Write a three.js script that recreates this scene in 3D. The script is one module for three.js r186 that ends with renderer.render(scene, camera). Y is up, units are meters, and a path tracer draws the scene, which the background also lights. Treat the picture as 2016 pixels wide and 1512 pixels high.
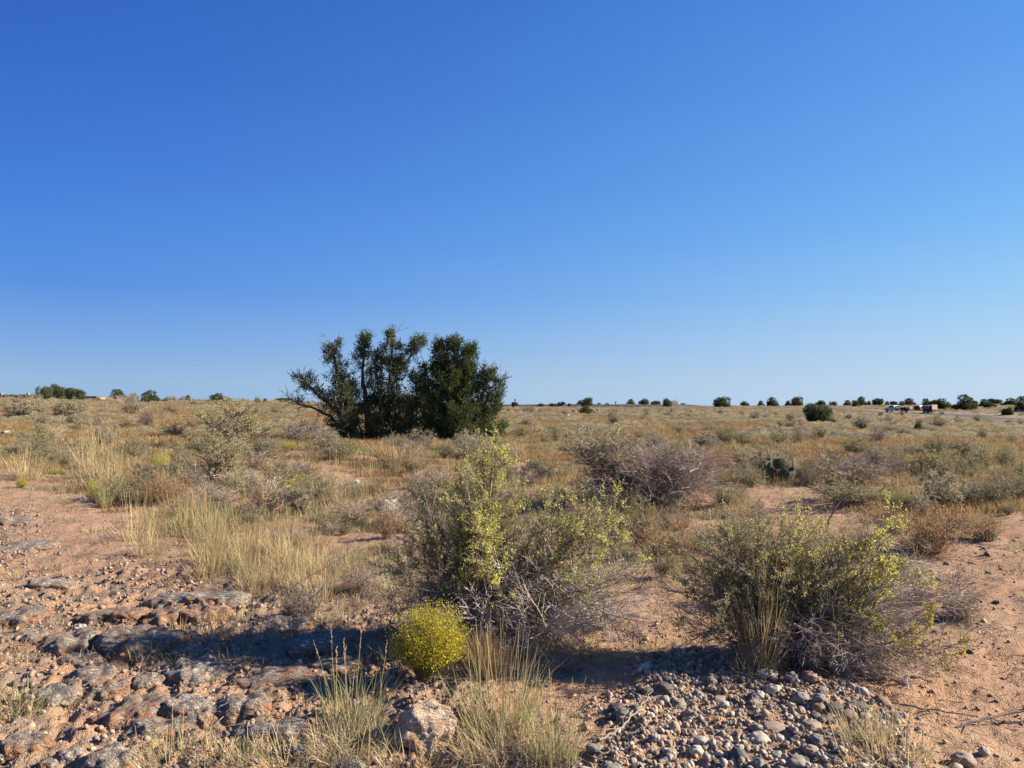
import * as THREE from 'three';
import { mergeVertices, mergeGeometries } from 'three/addons/utils/BufferGeometryUtils.js';
import { createNoise2D, createNoise3D } from 'simplex-noise';

// ───────────────────────── camera, sky, sun, exposure ─────────────────────────
const EXPOSURE = 2.6;
const SUN = new THREE.Vector3(0.885, 0.455, -0.06).normalize();
const scene = new THREE.Scene();
const camera = new THREE.PerspectiveCamera(53.13, 4 / 3, 0.1, 6000);
camera.position.set(0, 1.6, 0);
camera.rotation.set(0.0291, 0, 0);
const renderer = new THREE.WebGLRenderer({ antialias: true });
renderer.toneMapping = THREE.LinearToneMapping;
renderer.toneMappingExposure = EXPOSURE;
renderer.shadowMap.enabled = true;

const lin = (r, g, b) => new THREE.Color().setRGB(r / 255, g / 255, b / 255, THREE.SRGBColorSpace).toArray();
const clamp = (x, a = 0, b = 1) => Math.min(b, Math.max(a, x));
const mix = (a, b, t) => a + (b - a) * t;
const sstep = (a, b, x) => { const t = clamp((x - a) / (b - a)); return t * t * (3 - 2 * t); };
{
  // clear desert sky: colours by elevation, on the side away from the sun and on the side towards it
  const EL = [-2, 1.5, 4.5, 8, 12, 16, 22, 28, 50, 90];
  const AWAY = [[166, 196, 226], [166, 196, 226], [140, 182, 230], [110, 163, 230], [92, 149, 227], [79, 135, 219], [65, 118, 205], [54, 105, 192], [38, 84, 166], [34, 76, 152]].map((c) => lin(...c));
  const NEAR = [[208, 228, 243], [204, 226, 243], [188, 222, 247], [160, 211, 250], [132, 194, 249], [116, 179, 246], [98, 162, 239], [84, 148, 231], [60, 118, 206], [44, 92, 176]].map((c) => lin(...c));
  const W = 1024, HH = 512, data = new Float32Array(W * HH * 4);
  for (let r = 0; r < HH; r++) {
    const el = ((r + 0.5) / HH - 0.5) * Math.PI, deg = clamp((el * 180) / Math.PI, -2, 90);
    let k = 0; while (k < EL.length - 2 && deg > EL[k + 1]) k++;
    const t = (deg - EL[k]) / (EL[k + 1] - EL[k]);
    for (let c = 0; c < W; c++) {
      const a = ((c + 0.5) / W - 0.5) * 2 * Math.PI, x = Math.cos(a) * Math.cos(el), z = Math.sin(a) * Math.cos(el), y = Math.sin(el);
      const cg = x * SUN.x + y * SUN.y + z * SUN.z;
      const w = clamp((((cg + 1) / 2) ** 2 - 0.24) / 0.52, -0.25, 1.25);
      const o = (r * W + c) * 4;
      for (let q = 0; q < 3; q++) data[o + q] = Math.max(0.01, mix(mix(AWAY[k][q], AWAY[k + 1][q], t), mix(NEAR[k][q], NEAR[k + 1][q], t), w)) / EXPOSURE;
      data[o + 3] = 1;
    }
  }
  const sky = new THREE.DataTexture(data, W, HH, THREE.RGBAFormat, THREE.FloatType);
  sky.mapping = THREE.EquirectangularReflectionMapping; sky.magFilter = THREE.LinearFilter; sky.needsUpdate = true;
  scene.background = sky; scene.environment = sky;
}
const sun = new THREE.DirectionalLight(new THREE.Color(1, 0.87, 0.70), 5);
sun.name = 'sun';
sun.position.copy(SUN).multiplyScalar(60).add(new THREE.Vector3(0, 0, -12));
sun.target.position.set(0, 0, -12);
sun.castShadow = true; sun.shadow.mapSize.set(4096, 4096);
Object.assign(sun.shadow.camera, { left: -40, right: 40, top: 30, bottom: -40, near: 1, far: 200 });
scene.add(sun, sun.target);

// ───────────────────────── helpers ─────────────────────────
let seedState = 7;
const seed = (s) => { seedState = s | 0; };
const R = () => { seedState = (seedState + 0x6d2b79f5) | 0; let t = Math.imul(seedState ^ (seedState >>> 15), 1 | seedState); t = (t + Math.imul(t ^ (t >>> 7), 61 | t)) ^ t; return ((t ^ (t >>> 14)) >>> 0) / 4294967296; };
const rr = (a, b) => a + (b - a) * R();
const pick = (a) => a[Math.floor(R() * a.length)];
const gauss = () => (R() + R() + R() + R() - 2) * 1.0;
const n2 = createNoise2D(R), n3 = createNoise3D(R);
const fbm = (x, z, o = 4) => { let s = 0, a = 0.5; for (let i = 0; i < o; i++) { s += a * n2(x, z); x = x * 2.03 + 11; z = z * 2.03 - 7; a *= 0.5; } return s; };
const V = (x, y, z) => new THREE.Vector3(x, y, z);
const sphere = () => { const z = rr(-1, 1), a = rr(0, 6.2832), s = Math.sqrt(1 - z * z); return V(s * Math.cos(a), z, s * Math.sin(a)); };
const taken = new Map();
const numbered = (n) => { const k = taken.get(n) ?? 0; taken.set(n, k + 1); return k ? `${n}_${String(k).padStart(3, '0')}` : n; };
function tag(o, label, category, group) { o.userData = { label, category }; if (group) o.userData.group = group; return o; }
function thing(name, label, category, group) { const g = new THREE.Group(); g.name = numbered(name); scene.add(g); return tag(g, label, category, group); }
function part(name, geo, mat, parent) { const m = new THREE.Mesh(geo, mat); m.name = name; parent.add(m); return m; }
function copyOf(proto, name, label, category, group) { const c = proto.clone(); c.name = numbered(name); scene.add(c); return tag(c, label, category, group); }
const std = (o) => new THREE.MeshStandardMaterial({ roughness: 0.95, ...o });
const leafy = (o) => new THREE.MeshPhysicalMaterial({ color: 0xffffff, vertexColors: true, roughness: 1, transmission: 0.38, thickness: 0, specularIntensity: 0.12, side: THREE.DoubleSide, ...o });
const col = (c, v = 0.15) => { const k = 1 + rr(-v, v), h = rr(-v, v) * 0.35; return [c[0] * k * (1 + h), c[1] * k, c[2] * k * (1 - h)]; };

// collects triangles with a colour each
class Geo {
  constructor() { this.p = []; this.i = []; this.c = []; }
  v(x, y, z, c) { this.p.push(x, y, z); this.c.push(c[0], c[1], c[2]); return this.p.length / 3 - 1; }
  leaf(p, d, s, len, w, c) {
    const a = this.v(p.x, p.y, p.z, c), hx = p.x + d.x * len * 0.5, hy = p.y + d.y * len * 0.5, hz = p.z + d.z * len * 0.5;
    const b = this.v(hx + s.x * w, hy + s.y * w, hz + s.z * w, c), e = this.v(p.x + d.x * len, p.y + d.y * len, p.z + d.z * len, c), f = this.v(hx - s.x * w, hy - s.y * w, hz - s.z * w, c);
    this.i.push(a, b, e, a, e, f);
  }
  leafR(p, d, len, w, c) { const s = V(0, 0, 0).crossVectors(d, sphere()).normalize(); this.leaf(p, d, s, len, w, c); }
  // tapering three-sided stick along points
  stick(pts, r0, r1, c, sides = 3) {
    const n = pts.length, T = V(0, 0, 0), A = V(0, 0, 0), B = V(0, 0, 0); let prev = -1;
    for (let k = 0; k < n; k++) {
      T.subVectors(pts[Math.min(k + 1, n - 1)], pts[Math.max(k - 1, 0)]).normalize();
      A.set(T.y, -T.x, T.z * 0.3 + 0.2).cross(T).normalize(); B.crossVectors(T, A);
      const r = mix(r0, r1, k / (n - 1)), first = this.p.length / 3;
      for (let q = 0; q < sides; q++) { const a = (q / sides) * 6.2832, ca = Math.cos(a) * r, sa = Math.sin(a) * r; this.v(pts[k].x + A.x * ca + B.x * sa, pts[k].y + A.y * ca + B.y * sa, pts[k].z + A.z * ca + B.z * sa, c); }
      if (prev >= 0) for (let q = 0; q < sides; q++) { const q1 = (q + 1) % sides; this.i.push(prev + q, prev + q1, first + q1, prev + q, first + q1, first + q); }
      prev = first;
    }
  }
  // grass blade: a bent ribbon ending in a point
  blade(x, y, z, az, tilt, len, w, bend, c, segs = 4) {
    const ca = Math.cos(az), sa = Math.sin(az), tw = az + rr(-1.2, 1.2) + 1.57, wx = Math.cos(tw) * w * 0.5, wz = Math.sin(tw) * w * 0.5;
    let px = x, py = y, pz = z, ang = tilt, L = len / segs, a, b;
    for (let k = 0; k <= segs; k++) {
      if (k === segs) { const t = this.v(px, py, pz, c); this.i.push(a, b, t); break; }
      const f = 1 - 0.6 * (k / segs), a1 = this.v(px - wx * f, py, pz - wz * f, c), b1 = this.v(px + wx * f, py, pz + wz * f, c);
      if (k) this.i.push(a, b, b1, a, b1, a1);
      a = a1; b = b1;
      px += ca * Math.sin(ang) * L; pz += sa * Math.sin(ang) * L; py += Math.cos(ang) * L; ang += bend / segs;
    }
  }
  get empty() { return !this.i.length; }
  build(normals = false) {
    const g = new THREE.BufferGeometry();
    g.setAttribute('position', new THREE.BufferAttribute(new Float32Array(this.p), 3));
    g.setAttribute('color', new THREE.BufferAttribute(new Float32Array(this.c), 3));
    g.setIndex(new THREE.BufferAttribute(new Uint32Array(this.i), 1));
    if (normals) g.computeVertexNormals();
    return g;
  }
}
// tiling noise textures: fine grain on top of the geometry
function tileTex(size, fn, srgb = false) {
  const d = new Uint8Array(size * size * 4);
  for (let y = 0; y < size; y++) for (let x = 0; x < size; x++) { const v = fn(x / size, y / size), o = (y * size + x) * 4; for (let q = 0; q < 3; q++) d[o + q] = clamp(Array.isArray(v) ? v[q] : v) * 255; d[o + 3] = 255; }
  const t = new THREE.DataTexture(d, size, size); t.wrapS = t.wrapT = THREE.RepeatWrapping; t.magFilter = THREE.LinearFilter; t.needsUpdate = true;
  if (srgb) t.colorSpace = THREE.SRGBColorSpace;
  return t;
}
function lattice(n) { const a = Array.from({ length: n * n }, () => R()); return (u, v) => { const x = u * n, y = v * n, x0 = Math.floor(x), y0 = Math.floor(y), fx = x - x0, fy = y - y0, sx = fx * fx * (3 - 2 * fx), sy = fy * fy * (3 - 2 * fy), g = (i, j) => a[(((j % n) + n) % n) * n + (((i % n) + n) % n)]; return mix(mix(g(x0, y0), g(x0 + 1, y0), sx), mix(g(x0, y0 + 1), g(x0 + 1, y0 + 1), sx), sy); }; }
const LAT = [8, 23, 61, 128, 256].map(lattice);
const grain = (u, v) => 0.12 * LAT[0](u, v) + 0.16 * LAT[1](u, v) + 0.22 * LAT[2](u, v) + 0.25 * LAT[3](u, v) + 0.25 * LAT[4](u, v);
const speckTex = tileTex(512, (u, v) => { const g = grain(u, v), s = LAT[4](u, v) > 0.86 ? 0.16 : 0, k = LAT[3](u + 0.3, v) < 0.13 ? -0.2 : 0; return 0.62 + (g - 0.5) * 0.9 + s + k; });
const sandTex = tileTex(1024, (u, v) => { const g = grain(u, v), d = LAT[3](v, u) > 0.9 ? -0.13 : 0, e = LAT[4](v + 0.2, u) > 0.93 ? -0.18 : 0; return 0.78 + (g - 0.5) * 0.5 + d + e; });
const grainBump = tileTex(512, (u, v) => grain(u, v));
const pitTex = tileTex(512, (u, v) => { const a = LAT[2](u, v), b = LAT[3](v, u); return clamp(0.75 + (grain(u, v) - 0.5) * 0.5 - 2.2 * Math.max(0, a - 0.68) - 1.6 * Math.max(0, b - 0.74)); });

// ───────────────────────── terrain ─────────────────────────
const EYE = 800, F = 1512;                       // level line and focal length of the photograph, in its pixels
const flat = (px, py) => { const d = (1.6 * F) / (py - EYE); return [((px - 1008) / F) * d, -d]; };
// long slopes of the land: heights at these distances (m) for these bearings
const FARD = [0, 30, 60, 100, 150, 210, 280, 340, 450, 700, 3500];
const FARC = [-1600, 0, 500, 800, 1000, 1250, 1400, 1600, 1850, 2016, 3600];
const FARH = [
  [0.00, 0.20, 0.90, 1.80, 2.65, 3.10, 3.45, 3.60, 3.70, 3.80, 2.50],
  [0.00, 0.15, 0.75, 1.60, 2.50, 3.00, 3.35, 3.50, 3.60, 3.70, 2.50],
  [0.00, 0.05, 0.40, 1.10, 2.05, 2.65, 2.95, 3.10, 3.20, 3.40, 2.50],
  [0.00, 0.00, 0.20, 0.60, 1.25, 1.70, 1.95, 2.20, 2.20, 2.40, 2.50],
  [0.00, -0.02, 0.02, 0.05, 0.20, 0.60, 0.85, 1.10, 1.40, 1.70, 2.50],
  [0.00, -0.02, -0.10, -0.20, -0.20, 0.20, 0.75, 1.20, 1.60, 1.80, 2.50],
  [0.00, -0.02, -0.18, -0.40, -0.50, -0.15, 0.80, 1.40, 1.80, 2.00, 2.50],
  [0.00, 0.00, -0.25, -0.65, -1.00, -0.80, 0.65, 1.50, 2.00, 2.20, 2.50],
  [0.00, 0.00, -0.30, -0.90, -1.55, -1.55, 0.65, 1.70, 2.20, 2.30, 2.50],
  [0.00, 0.00, -0.30, -0.95, -1.65, -1.40, 0.85, 1.90, 2.40, 2.40, 2.50],
  [0.00, 0.00, -0.30, -0.95, -1.65, -1.20, 1.15, 2.10, 2.60, 2.50, 2.50],
];
function farH(x, z) {
  const r = Math.hypot(x, z), d = Math.max(0.5, -z), px = z > -0.5 && r > 1 ? (x < 0 ? -1600 : 3600) : clamp(1008 + (x / d) * F, -1599, 3599);
  if (r > 3499) return 3;
  let i = 0, k = 0; while (FARD[i + 1] < r) i++; while (FARC[k + 1] < px) k++;
  const t = sstep(0, 1, (r - FARD[i]) / (FARD[i + 1] - FARD[i])) * 0.35 + 0.65 * (r - FARD[i]) / (FARD[i + 1] - FARD[i]), s = sstep(FARC[k], FARC[k + 1], px);
  return mix(mix(FARH[k][i], FARH[k][i + 1], t), mix(FARH[k + 1][i], FARH[k + 1][i + 1], t), s);
}
const seg = (x, z, [ax, az, bx, bz, r]) => { const dx = bx - ax, dz = bz - az, t = clamp(((x - ax) * dx + (z - az) * dz) / (dx * dx + dz * dz + 1e-9)); return Math.hypot(x - ax - dx * t, z - az - dz * t) / r; };
const inside = (x, z, list, soft = 0.35) => { let m = 0; for (const s of list) m = Math.max(m, 1 - sstep(1 - soft, 1 + soft, seg(x, z, s) + 0.25 * n2(x * 1.3, z * 1.3))); return m; };
const SANDY = [[-11.5, -16, -3.9, -7.2, 1.5], [-6, -9.5, -3.2, -6.8, 1.1], [7.8, -9.5, 3.7, -2.8, 1.7], [6.2, -9.2, 3.2, -5, 0.8], [4.0, -9.6, 5.0, -14.5, 0.75], [-4.0, -17, -1.9, -14.5, 0.6], [0.8, -5.3, 1.0, -6.2, 0.4], [-1.7, -9.4, -0.9, -9.2, 0.5], [2.4, -10.8, 3.3, -10.2, 0.5], [0.2, -19, 1.2, -18.5, 0.8]];
const LAVA = [[-1.5, -3.0, -3.1, -6.6, 1.25], [-0.4, -3.2, -1.0, -4.6, 0.7], [-2.6, -5.0, -1.2, -5.9, 0.7], [-7.6, -10.5, -5.6, -7.6, 0.8]];
const COBBLE = [[0.66, -2.7, 1.05, -4.35, 0.44], [1.15, -2.8, 1.6, -4.0, 0.36]];
const MOUNDS = [[...flat(960, 1240), 0.9, 0.07], [...flat(1570, 1290), 0.8, 0.06], [...flat(1255, 985), 1.4, 0.16], [...flat(600, 905), 2.6, 0.38], [...flat(440, 925), 2.4, 0.28], [...flat(850, 915), 2.4, 0.22], [...flat(1690, 1000), 1.6, 0.12], [...flat(1840, 1095), 0.9, 0.08], [...flat(1020, 925), 1.4, 0.15]];
function H(x, z) {
  const r = Math.hypot(x, z);
  let h = farH(x, z) + 0.03 * n2(x * 0.55, z * 0.55) * sstep(2, 5, r) + 0.07 * n2(x * 0.13 + 5, z * 0.13) * sstep(4, 14, r) + 0.22 * n2(x * 0.03, z * 0.03 + 3) * sstep(25, 70, r);
  if (r < 60) {
    for (const [mx, mz, mr, mh] of MOUNDS) { const q = ((x - mx) ** 2 + (z - mz) ** 2) / (mr * mr); if (q < 6) h += mh * Math.exp(-q); }
  }
  if (r < 22) {
    h += 0.014 * n2(x * 2.6, z * 2.6) + 0.009 * n2(x * 7, z * 7) + 0.006 * n2(x * 17, z * 17) + 0.003 * n2(x * 34, z * 34);
    const lv = inside(x, z, LAVA); if (lv > 0) h += lv * (0.035 * Math.abs(n2(x * 3.1, z * 3.1)) + 0.02 * n2(x * 8, z * 8) + 0.008 * n2(x * 22, z * 22));
    const cb = inside(x, z, COBBLE); h += cb * (0.05 + 0.014 * n2(x * 9, z * 9));
  }
  return h;
}
camera.position.y = 1.6 + H(0, 0);
// the point of the ground seen at a pixel of the photograph (or the nearest crest below that line of sight)
function spot(px, py) {
  const dx = (px - 1008) / F, s = -(py - EYE) / F; let best = 1e9, bd = 150;
  for (let d = 2; d < 420; d *= 1.006) { const gap = camera.position.y + s * d - H(dx * d, -d); if (gap <= 0) { best = 0; bd = d; break; } if (d > 90 && gap / d < best) { best = gap / d; bd = d; } }
  return { x: dx * bd, z: -bd, d: bd, y: H(dx * bd, -bd) };
}
{
  const rings = [0.0]; let r = 0.4;
  while (r < 3500) { rings.push(r); r += r < 2.4 ? 0.25 : r < 10 ? Math.max(0.022, r * 0.0085) : r < 60 ? r * 0.016 : r * 0.03; }
  const az = []; for (let a = -52; a <= 52; a += 0.2) az.push(a); for (let a = 56; a < 308; a += 6) az.push(a);
  const nA = az.length, P = new Float32Array(rings.length * nA * 3), C = new Float32Array(rings.length * nA * 3), U = new Float32Array(rings.length * nA * 2), I = [];
  const SAND = [0.44, 0.262, 0.146], PALE = [0.50, 0.33, 0.195], GRIT = [0.255, 0.182, 0.125], FIELD = [0.28, 0.195, 0.1], RUST = [0.29, 0.175, 0.085], OLIVE = [0.22, 0.18, 0.1];
  rings.forEach((rad, i) => az.forEach((a, j) => {
    const t = (a * Math.PI) / 180, x = rad * Math.sin(t), z = -rad * Math.cos(t), o = i * nA + j;
    P[o * 3] = x; P[o * 3 + 1] = H(x, z); P[o * 3 + 2] = z; U[o * 2] = x; U[o * 2 + 1] = z;
    const pale = sstep(-0.2, 0.7, fbm(x * 0.5, z * 0.5, 3)), far = sstep(11, 26, rad) * (1 - 0.8 * (rad < 30 ? inside(x, z, SANDY) : 0)), lv = rad < 22 ? inside(x, z, LAVA) * sstep(-0.35, 0.25, fbm(x * 2.2, z * 2.2, 3)) : 0;
    const rust = sstep(-0.3, 0.4, n2(x * 0.035, z * 0.06)), olive = sstep(0.0, 0.6, n2(x * 0.05 + 9, z * 0.09));
    for (let q = 0; q < 3; q++) { let c = mix(SAND[q], PALE[q], pale * 0.6); c = mix(c, GRIT[q], lv * 0.85); c = mix(c, mix(mix(FIELD[q], RUST[q], rust), OLIVE[q], olive), far); C[o * 3 + q] = c; }
  }));
  for (let i = 0; i + 1 < rings.length; i++) for (let j = 0; j < nA; j++) { const j1 = (j + 1) % nA, a = i * nA + j, b = i * nA + j1, c = a + nA, d = b + nA; if (i) I.push(a, b, d); I.push(a, d, c); }
  const g = new THREE.BufferGeometry();
  g.setAttribute('position', new THREE.BufferAttribute(P, 3)); g.setAttribute('color', new THREE.BufferAttribute(C, 3)); g.setAttribute('uv', new THREE.BufferAttribute(U, 2)); g.setIndex(I); g.computeVertexNormals();
  const nrm = g.attributes.normal; if (nrm.getY(5000) < 0) { for (let k = 0; k < I.length; k += 3) { const s = I[k]; I[k] = I[k + 1]; I[k + 1] = s; } g.setIndex(I); g.computeVertexNormals(); }
  const map = sandTex.clone(); map.repeat.set(0.8, 0.8); map.needsUpdate = true;
  const bump = grainBump.clone(); bump.repeat.set(1.7, 1.7); bump.needsUpdate = true;
  const m = new THREE.Mesh(g, std({ name: 'sandy_soil', vertexColors: true, map, bumpMap: bump, bumpScale: 0.02, roughness: 1 }));
  m.name = 'ground'; m.userData = { kind: 'structure', label: 'reddish sandy ground of the dry grassland' }; scene.add(m);
}
console.log('ground done');

// ───────────────────────── the road across the background ─────────────────────────
const ROADPTS = [[2600, 120], [2016, 176], [1850, 212], [1700, 236], [1550, 262], [1400, 300], [1300, 345], [1150, 410], [1000, 470], [860, 560]].map(([px, d]) => V(((px - 1008) / F) * d, 0, -d));
const roadCurve = new THREE.CatmullRomCurve3(ROADPTS);
{
  const ribbon = (off0, off1, lift, name, mat, label) => {
    const n = 160, p = [], idx = [], uv = [];
    for (let k = 0; k <= n; k++) {
      const c = roadCurve.getPoint(k / n), t = roadCurve.getTangent(k / n), s = V(-t.z, 0, t.x).normalize();
      for (let q = 0; q <= 4; q++) { const o = mix(off0, off1, q / 4), x = c.x + s.x * o, z = c.z + s.z * o; p.push(x, H(x, z) + lift + 1.15 * sstep(300, 350, Math.hypot(x, z)), z); uv.push(x, z); }
      if (k) for (let q = 0; q < 4; q++) { const a = (k - 1) * 5 + q, b = k * 5 + q; idx.push(a, b, b + 1, a, b + 1, a + 1); }
    }
    const g = new THREE.BufferGeometry(); g.setAttribute('position', new THREE.Float32BufferAttribute(p, 3)); g.setAttribute('uv', new THREE.Float32BufferAttribute(uv, 2)); g.setIndex(idx); g.computeVertexNormals();
    const m = new THREE.Mesh(g, mat); m.name = name; m.userData = { kind: 'structure', label }; scene.add(m);
  };
  ribbon(-5.2, 5.2, 0.05, 'road_shoulder', std({ name: 'shoulder_gravel', color: new THREE.Color(0.27, 0.2, 0.14), map: speckTex }), 'pale gravel shoulder along the distant road');
  ribbon(-3.1, 3.1, 0.09, 'road', std({ name: 'asphalt', color: new THREE.Color(0.085, 0.074, 0.066), map: speckTex, roughness: 0.9 }), 'dark asphalt road crossing behind the grassland');
}
{
  const p = [], idx = [], n = 120;
  for (let k = 0; k <= n; k++) { const u = k / n, c = roadCurve.getPoint(u), t = roadCurve.getTangent(u), s = V(-t.z, 0, t.x).normalize(); if (s.dot(c) > 0) s.negate(); const lift = 1.15 * sstep(300, 350, Math.hypot(c.x, c.z)); for (const [o, y] of [[3.0, lift + 0.06], [5.3, lift + 0.02], [8.5, -0.25]]) { const x = c.x + s.x * o, z = c.z + s.z * o; p.push(x, H(x, z) + y, z); } if (k) for (let q = 0; q < 2; q++) { const a = (k - 1) * 3 + q, b = k * 3 + q; idx.push(a, b, b + 1, a, b + 1, a + 1); } }
  const g = new THREE.BufferGeometry(); g.setAttribute('position', new THREE.Float32BufferAttribute(p, 3)); g.setIndex(idx); g.computeVertexNormals();
  const m = new THREE.Mesh(g, std({ name: 'basalt_fill', color: new THREE.Color(0.1, 0.085, 0.075) })); m.name = 'road_embankment'; m.userData = { kind: 'structure', label: 'dark stone bank carrying the road in the distance' }; scene.add(m);
}
// ───────────────────────── plant makers ─────────────────────────
const M = {
  wood: std({ name: 'grey_brown_twigs', vertexColors: true }),
  dead: std({ name: 'bleached_dead_twigs', vertexColors: true }),
  leaf: leafy({ name: 'saltbush_leaves' }), seed: leafy({ name: 'saltbush_seed_wings', transmission: 0.45 }), flower: leafy({ name: 'yellow_flower_heads', transmission: 0.35 }),
  grass: leafy({ name: 'dry_grass_blades', transmission: 0.35 }), juniper: leafy({ name: 'juniper_scale_leaves', transmission: 0.25 }), bark: std({ name: 'juniper_bark', vertexColors: true }),
};
const PAL = {
  wood: [0.16, 0.125, 0.1], dead: [0.36, 0.305, 0.255], deadDark: [0.23, 0.185, 0.155], pale: [0.50, 0.45, 0.39], leaf: [0.385, 0.36, 0.165], grey: [0.41, 0.375, 0.235], sage: [0.41, 0.37, 0.26], olive: [0.32, 0.305, 0.135], seed: [0.53, 0.51, 0.14],
  yellow: [0.58, 0.5, 0.02], straw: [0.46, 0.365, 0.195], blonde: [0.57, 0.465, 0.265], rust: [0.35, 0.215, 0.105], tan: [0.38, 0.27, 0.14], green: [0.25, 0.25, 0.105], mauve: [0.27, 0.205, 0.175],
};
// lobes: c centre, r radii, n stems, leaf/seed 0..1, dead true for bare wood
function shrubGeos(lobes, o = {}) {
  const wood = new Geo(), dead = new Geo(), leaf = new Geo(), seeds = new Geo();
  const ls = o.leafSize ?? 0.022, th = o.thick ?? 1, br = o.branch ?? 6, tw = o.twigs ?? 4, nl = o.leaves ?? 7, foot = o.foot ?? 0.12;
  for (const L of lobes) {
    const [cx, cy, cz] = L.c, [rx, ry, rz] = L.r;
    for (let k = 0; k < L.n; k++) {
      const s = sphere().multiplyScalar(Math.cbrt(rr(0.15, 1))), t = V(cx + s.x * rx, Math.max(0.03, cy + s.y * ry), cz + s.z * rz), b = V(rr(-foot, foot) + cx * 0.25 * (L.dead ? R() : 0.5), -0.03, rr(-foot, foot) + cz * 0.2);
      const mid = V(mix(b.x, t.x, 0.35), Math.max(mix(b.y, t.y, 0.65), 0.1), mix(b.z, t.z, 0.35)).add(sphere().multiplyScalar(0.08 * t.length() + 0.03));
      if (L.dead) mid.y += 0.12 * R() * (1 + ry);
      const G = L.dead ? dead : wood, c0 = L.dead ? col(pick(L.pal ?? [PAL.dead, PAL.deadDark, PAL.dead, PAL.pale]), 0.25) : col(o.woodCol ?? PAL.wood, 0.25), pts = [], N = 6;
      for (let q = 0; q <= N; q++) { const u = q / N, w1 = (1 - u) * (1 - u), w2 = 2 * u * (1 - u), w3 = u * u; pts.push(V(b.x * w1 + mid.x * w2 + t.x * w3, b.y * w1 + mid.y * w2 + t.y * w3, b.z * w1 + mid.z * w2 + t.z * w3).add(sphere().multiplyScalar(q ? 0.016 * (1 + t.length()) : 0))); }
      const r0 = (L.dead ? rr(0.0032, L.big ? 0.0095 : 0.0062) : rr(0.004, 0.008)) * th; G.stick(pts, r0, r0 * 0.4, c0);
      const blen = (L.bl ?? 0.2) * (0.55 + 0.6 * Math.min(1, t.length()));
      for (let j = 0; j < br; j++) {
        const u = Math.pow(rr(0.12, 1), 0.7), q = Math.min(N - 1, Math.floor(u * N)), p = pts[q].clone().lerp(pts[q + 1], u * N - q), dir = pts[q + 1].clone().sub(pts[q]).normalize().multiplyScalar(0.7).add(sphere().multiplyScalar(0.85)); dir.y += L.dead ? -0.05 : 0.3; dir.normalize();
        const len = blen * rr(0.5, 1.15), bp = [p], curl = sphere().multiplyScalar(L.dead ? 0.8 : 0.3);
        for (let m = 1; m <= 3; m++) { dir.addScaledVector(curl, 0.33).normalize(); const e = bp[m - 1].clone().addScaledVector(dir, len / 3); if (e.y < 0.005) e.y = 0.005 + R() * 0.01; bp.push(e); }
        G.stick(bp, r0 * 0.5, r0 * 0.22, c0);
        for (let m = 0; m < tw; m++) {
          const uu = rr(0.3, 1) * 3, qq = Math.min(2, Math.floor(uu)), tp = bp[qq].clone().lerp(bp[qq + 1], uu - qq), td = bp[qq + 1].clone().sub(bp[qq]).normalize().add(sphere().multiplyScalar(0.9)); td.y += L.dead ? 0 : 0.25; td.normalize();
          const tl = len * rr(0.25, 0.6), te = tp.clone().addScaledVector(td, tl); if (te.y < 0.004) te.y = 0.004;
          G.stick([tp, te], r0 * 0.3, r0 * 0.15, c0);
          const seedy = R() < (L.seed ?? 0);
          if (seedy) { const cc = L.seedCol ?? PAL.seed; for (let e = 0; e < nl * 1.4; e++) { const pp = tp.clone().lerp(te, rr(0.1, 1.1)).add(sphere().multiplyScalar(ls * 0.7)); seeds.leafR(pp, sphere(), ls * rr(0.5, 0.9), ls * rr(0.25, 0.42), col(cc, 0.28)); } }
          else if (R() < (L.leaf ?? 0)) { const cc = L.pal && !L.dead ? pick(L.pal) : pick([PAL.leaf, PAL.grey, PAL.olive]); for (let e = 0; e < nl; e++) { const pp = tp.clone().lerp(te, rr(0.05, 1.05)); const ld = td.clone().multiplyScalar(0.6).add(sphere()).normalize(); leaf.leafR(pp, ld, ls * rr(0.7, 1.4), ls * rr(0.11, 0.19), col(cc, 0.25)); } }
        }
      }
    }
  }
  return { wood, dead, leaf, seeds };
}
function shrub(name, label, lobes, o, group) {
  const g = shrubGeos(lobes, o), t = thing(name, label, 'shrub', group);
  if (!g.wood.empty) part('branches', g.wood.build(), M.wood, t);
  if (!g.dead.empty) part('dead_twigs', g.dead.build(), M.dead, t);
  if (!g.leaf.empty) part('foliage', g.leaf.build(), M.leaf, t);
  if (!g.seeds.empty) part('seed_clusters', g.seeds.build(), M.seed, t);
  return t;
}
function grassGeo(n, h, spread, o = {}) {
  const g = new Geo();
  for (let k = 0; k < n; k++) {
    const a = rr(0, 6.2832), r = spread * 0.5 * Math.sqrt(R()), up = R(), c = col(pick(o.pal), o.vary ?? 0.2), tilt = (o.tilt ?? 0.35) * (R() < 0.15 ? 1.7 * R() : Math.pow(R(), 0.7));
    g.blade(Math.cos(a) * r, -0.015, Math.sin(a) * r, a + rr(-1.3, 1.3), tilt, h * mix(o.minLen ?? 0.4, 1, up), (o.w ?? 0.004) * rr(0.7, 1.3), rr(-0.25, o.bend ?? 0.9), c, o.segs ?? 4);
  }
  if ((o.segs ?? 4) > 2) for (let k = 0; k < n * 0.55; k++) { const a = rr(0, 6.2832), r = spread * 0.55 * Math.sqrt(R()); g.blade(Math.cos(a) * r, 0, Math.sin(a) * r, rr(0, 6.2832), rr(0.5, 1.5), h * rr(0.12, 0.4), (o.w ?? 0.004) * rr(0.7, 1.2), rr(-0.8, 1.4), col(pick([PAL.tan, [0.3, 0.24, 0.16], PAL.straw, PAL.rust]), 0.25), 3); }
  return g;
}
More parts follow.
